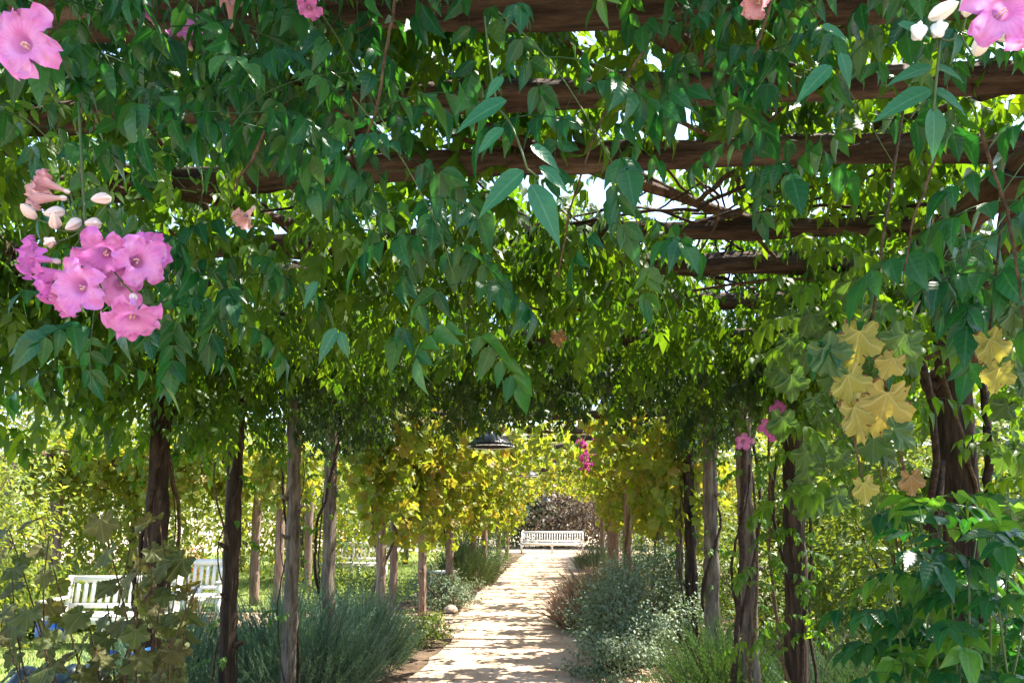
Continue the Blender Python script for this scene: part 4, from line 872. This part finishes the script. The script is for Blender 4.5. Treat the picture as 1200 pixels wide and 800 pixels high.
# ------------------------------------------------------------------ grape vine with yellow leaves by the stout right post
gv = thing('grape_vine', (1.15, 2.6, 0), 'grape vine with large yellow leaves edged in brown, hanging beside the stout dark post', 'vine')
def gleaf(x, y, d, s, mesh, parent=gv, rot=0.0, tip=(0, -.25, -1)):
    p = at(x, y, d); c, q = math.cos(rot), math.sin(rot); dd = np.array([tip[0] * c - tip[2] * q, tip[1], tip[0] * q + tip[2] * c])
    placed('leaf', mesh, parent, mat4(p, dd, np.array([rf.normal(0, .15), -1, .35 + rf.normal(0, .15)]), s)); return p
for (x, y, s, rot, m) in [(1008, 380, .090, -.25, GR_Y[0]), (990, 432, .082, .25, GR_Y[1]), (1040, 450, .105, -.2, GR_Y[2]), (994, 470, .088, .55, GR_Y[0]), (1050, 415, .058, -.6, GR_Y[1]), (1010, 560, .055, .2, GR_Y[1]), (1066, 552, .052, .1, GR_B[0]),
                          (1155, 390, .080, .3, GR_Y[1]), (1040, 500, .07, 1.1, GR_G[0]), (960, 400, .09, .5, GR_G[1]), (1065, 385, .085, -.6, GR_G[2]), (1172, 425, .06, -.3, GR_Y[2])]:
    gleaf(x, y, 1.06, s * .70, m, rot=rot)
gleaf(653, 388, 2.4, .055, GR_B[0], rot=.2)
for k in range(60):
    x, y = rf.uniform(915, 1070), rf.uniform(300, 600); gleaf(x, y, rf.uniform(1.9, 2.9), rf.uniform(.06, .095), GR_G[rf.integers(3)], rot=rf.normal(0, .5))
for k in range(150):
    x, y = rf.uniform(900, 1230), rf.uniform(270, 610)
    if 1078 < x < 1165 and y > 300: continue
    placed('leaf', WI_HI[rf.integers(6)], gv, mat4(at(x, y, rf.uniform(1.9, 3.0)), (rf.normal(), rf.normal() - .4, .2), (0, 0, 1), rf.uniform(.6, .95)))
for k in range(30):
    gleaf(rf.uniform(1160, 1240), rf.uniform(280, 600), rf.uniform(1.8, 2.6), rf.uniform(.07, .11), GR_G[rf.integers(3)], rot=rf.normal(0, .5))
for pts, r in [([at(1085, 620, 2.6), at(1098, 540, 2.55), at(1092, 470, 2.5), at(1075, 400, 2.45), at(1082, 348, 2.45), at(1090, 250, 2.5)], .014), ([at(1105, 800, 2.6), at(1095, 640, 2.55), at(1102, 540, 2.6)], .016), ([at(1200, 365, 1.9), at(1130, 400, 1.95), at(1085, 420, 2.0)], .006), ([at(1060, 120, 1.2), at(1035, 280, 1.1), at(1022, 380, 1.07), at(1038, 450, 1.07), at(1060, 552, 1.08)], .0022), ([at(1025, 360, 1.08), at(1000, 430, 1.07), at(995, 480, 1.07), at(1010, 560, 1.07)], .0016), ([at(1175, 250, 1.15), at(1160, 390, 1.07), at(1172, 425, 1.07)], .002)]:
    mb = MB(); mb.tube(np.array(pts), r, 7, .08); mb.build('stem', M['cane_dark' if r > .01 else 'cane'], gv, True)
mb = MB(); mb.tube([(1.15, 2.6, 0), at(1105, 800, 2.6)], .018, 7); mb.build('stem', M['cane_dark'], gv, True)
# small pink blooms by the second right post
pf = thing('trumpet_vine', (pl[nl + 1][0], pl[nl + 1][1] - .15, 0), 'thin vine with a few small pink blooms climbing a dark leaning post', 'vine')
mb = MB(); mb.tube(twine(pl[nl + 1][0], pl[nl + 1][1], .105, 0, 2.65, 1.3, 4), .010, 6); mb.build('stem', M['cane_dark'], pf, True)
mb = MB(); mb.tube(twine(pl[nl + 2][0], pl[nl + 2][1], .11, 0.4, 2.65, .8, 3), .012, 6); mb.build('stem', M['cane_dark'], pf, True)
for (x, y, f) in [(900, 500, (-.3, -1, 0)), (908, 508, (.4, -.8, -.3)), (914, 478, (.1, -.8, .3)), (871, 517, (-.2, -.9, 0))]:
    stalk(pf, flower(pf, x, y, 3.95, f, 1.3), at(925, 470, 4.35))
for k in range(40):
    x, y = rf.uniform(860, 960), rf.uniform(470, 800); p = at(x, y, rf.uniform(4.1, 4.5)); placed('leaf', WI_HI[rf.integers(6)], pf, mat4(p, (rf.normal(), -.6, rf.normal(0, .3)), (0, 0, 1), rf.uniform(.6, .95)))
# magenta bracts hanging near the lamps
bg = thing('bougainvillea_spray', at(686, 490, 9.4), 'drooping spray of magenta blooms under the sunny part of the canopy', 'flowers')
pts = [at(684, 455, 9.4), at(686, 510, 9.4), at(684, 552, 9.4)]; mb = MB(); mb.tube([(pts[0][0], 9.4, 2.75)] + pts, .004, 5); mb.build('stem', M['cane'], bg, True)
for k in range(34):
    p = at(685 + rf.normal(0, 4), rf.uniform(512, 552), 9.4 + rf.normal(0, .05)); placed('bloom', MAG, bg, mat_z(p, (rf.normal(), -.7, rf.normal()), .75))

# ------------------------------------------------------------------ low foreground plants
lv = thing('wisteria_shoot', at(1150, 800, 1.75) * np.array([1, 1, 0]), 'fresh green leafy shoots rising at the foot of the stout right-hand post', 'plant')
rl = np.random.default_rng(55); b0 = np.array(lv['origin'])
for k in range(26):
    tip = at(rl.uniform(1040, 1230), rl.uniform(590, 780), rl.uniform(1.45, 2.0)); mid = (tip + b0) / 2 + rl.normal(0, .08, 3)
    base = b0 + np.array([rl.normal(0, .06), rl.normal(0, .06), 0]); t_ = np.linspace(0, 1, 12)[:, None]; pts = base * (1 - t_) ** 2 + 2 * mid * t_ * (1 - t_) + tip * t_ ** 2
    mb = MB(); mb.tube(pts, np.linspace(.005, .0018, 12), 5); mb.build('stem', M['green_stem'], lv, True)
    ms = LOW_HI if rl.random() < .42 else LOW_DK
    for q in pts[6:]:
        for s in range(2): placed('leaf', ms[rl.integers(4)], lv, mat4(q, (rl.normal(), rl.normal() - .3, .25), (0, 0, 1), rl.uniform(.6, .9)))
ov = thing('olive_leaf_shrub', at(150, 800, 2.9) * np.array([1, 1, 0]), 'spindly shrub with olive grape-like leaves around the leftmost dark post', 'shrub')
b0 = np.array(ov['origin'])
for k in range(36):
    tip = at(rl.uniform(-20, 250) if k % 2 else rl.uniform(70, 220), rl.uniform(600, 760) + (60 if rl.random() < .4 else 0), rl.uniform(2.4, 3.4)); base = b0 + np.array([rl.normal(0, .25), rl.normal(0, .12), 0]); mid = base * .4 + tip * .6 + np.array([rl.normal(0, .1), rl.normal(0, .1), -.05])
    t_ = np.linspace(0, 1, 12)[:, None]; pts = base * (1 - t_) ** 2 + 2 * mid * t_ * (1 - t_) + tip * t_ ** 2
    mb = MB(); mb.tube(pts, np.linspace(.007, .0025, 12), 5); mb.build('stem', M['cane'], ov, True)
    for q in pts[4:]:
        if len(ov.children) > 320: break
        placed('leaf', ROUND[rl.integers(4)], ov, mat4(q, (rl.normal(), rl.normal() - .5, rl.uniform(-1.0, .1)), (rl.normal(0, .5), -.6, 1), rl.uniform(.06, .12)))

# the dark plastic sheet with sky reflections modelled as blue bits under the round leaves
def sheet(ctr, sx, sy, h, rg, n=34):
    u = np.linspace(-1, 1, n); X, Y = np.meshgrid(u, u)
    Z = h * np.clip(1 - (np.abs(X) ** 2.4 + np.abs(Y) ** 2.4), 0, 1) ** .5
    for _ in range(14):
        a, k, ph = rg.uniform(0, 6.28), rg.uniform(2, 9), rg.uniform(0, 6.28); Z = Z + h * .16 / k * 3 * np.abs(np.sin((X * math.cos(a) + Y * math.sin(a)) * k + ph)) * (Z > 0.01)
    v = np.stack([ctr[0] + X * sx, ctr[1] + Y * sy, np.maximum(.02, Z)], -1).reshape(-1, 3); f = []
    for i in range(n - 1):
        for j in range(n - 1): p = i * n + j; f += [(p, p + 1, p + n), (p + 1, p + n + 1, p + n)]
    return v, f
tp = thing('plastic_sheet', (-2.95, 4.3, 0), 'crumpled dark plastic sheet with sky reflections painted as blue patches, heaped under the olive grape-like leaves', 'plastic sheet')
mb = MB(); mb.add(*sheet((-2.9, 4.0), .60, .45, .40, np.random.default_rng(4))); mb.build('sheet', M['tarp'], tp, True)
for (x, y, d, w, hh, rz) in [(38, 735, 3.9, .15, .07, .2), (105, 765, 3.75, .12, .03, -.1), (145, 768, 3.75, .11, .05, .3), (42, 782, 3.7, .07, .03, .1)]:
    p = at(x + 20, y, d); c, s = math.cos(rz), math.sin(rz); mb = MB(); mb.box(p, (w, .02, hh), [[c, 0, -s], [.3 * s, 1, .3 * c], [s, -.5, c]]); mb.build('sky_reflection_patch', M['tarp_reflection'], tp)
print('objects', len(bpy.data.objects), 'tris', sum(len(m.polygons) for m in bpy.data.meshes))
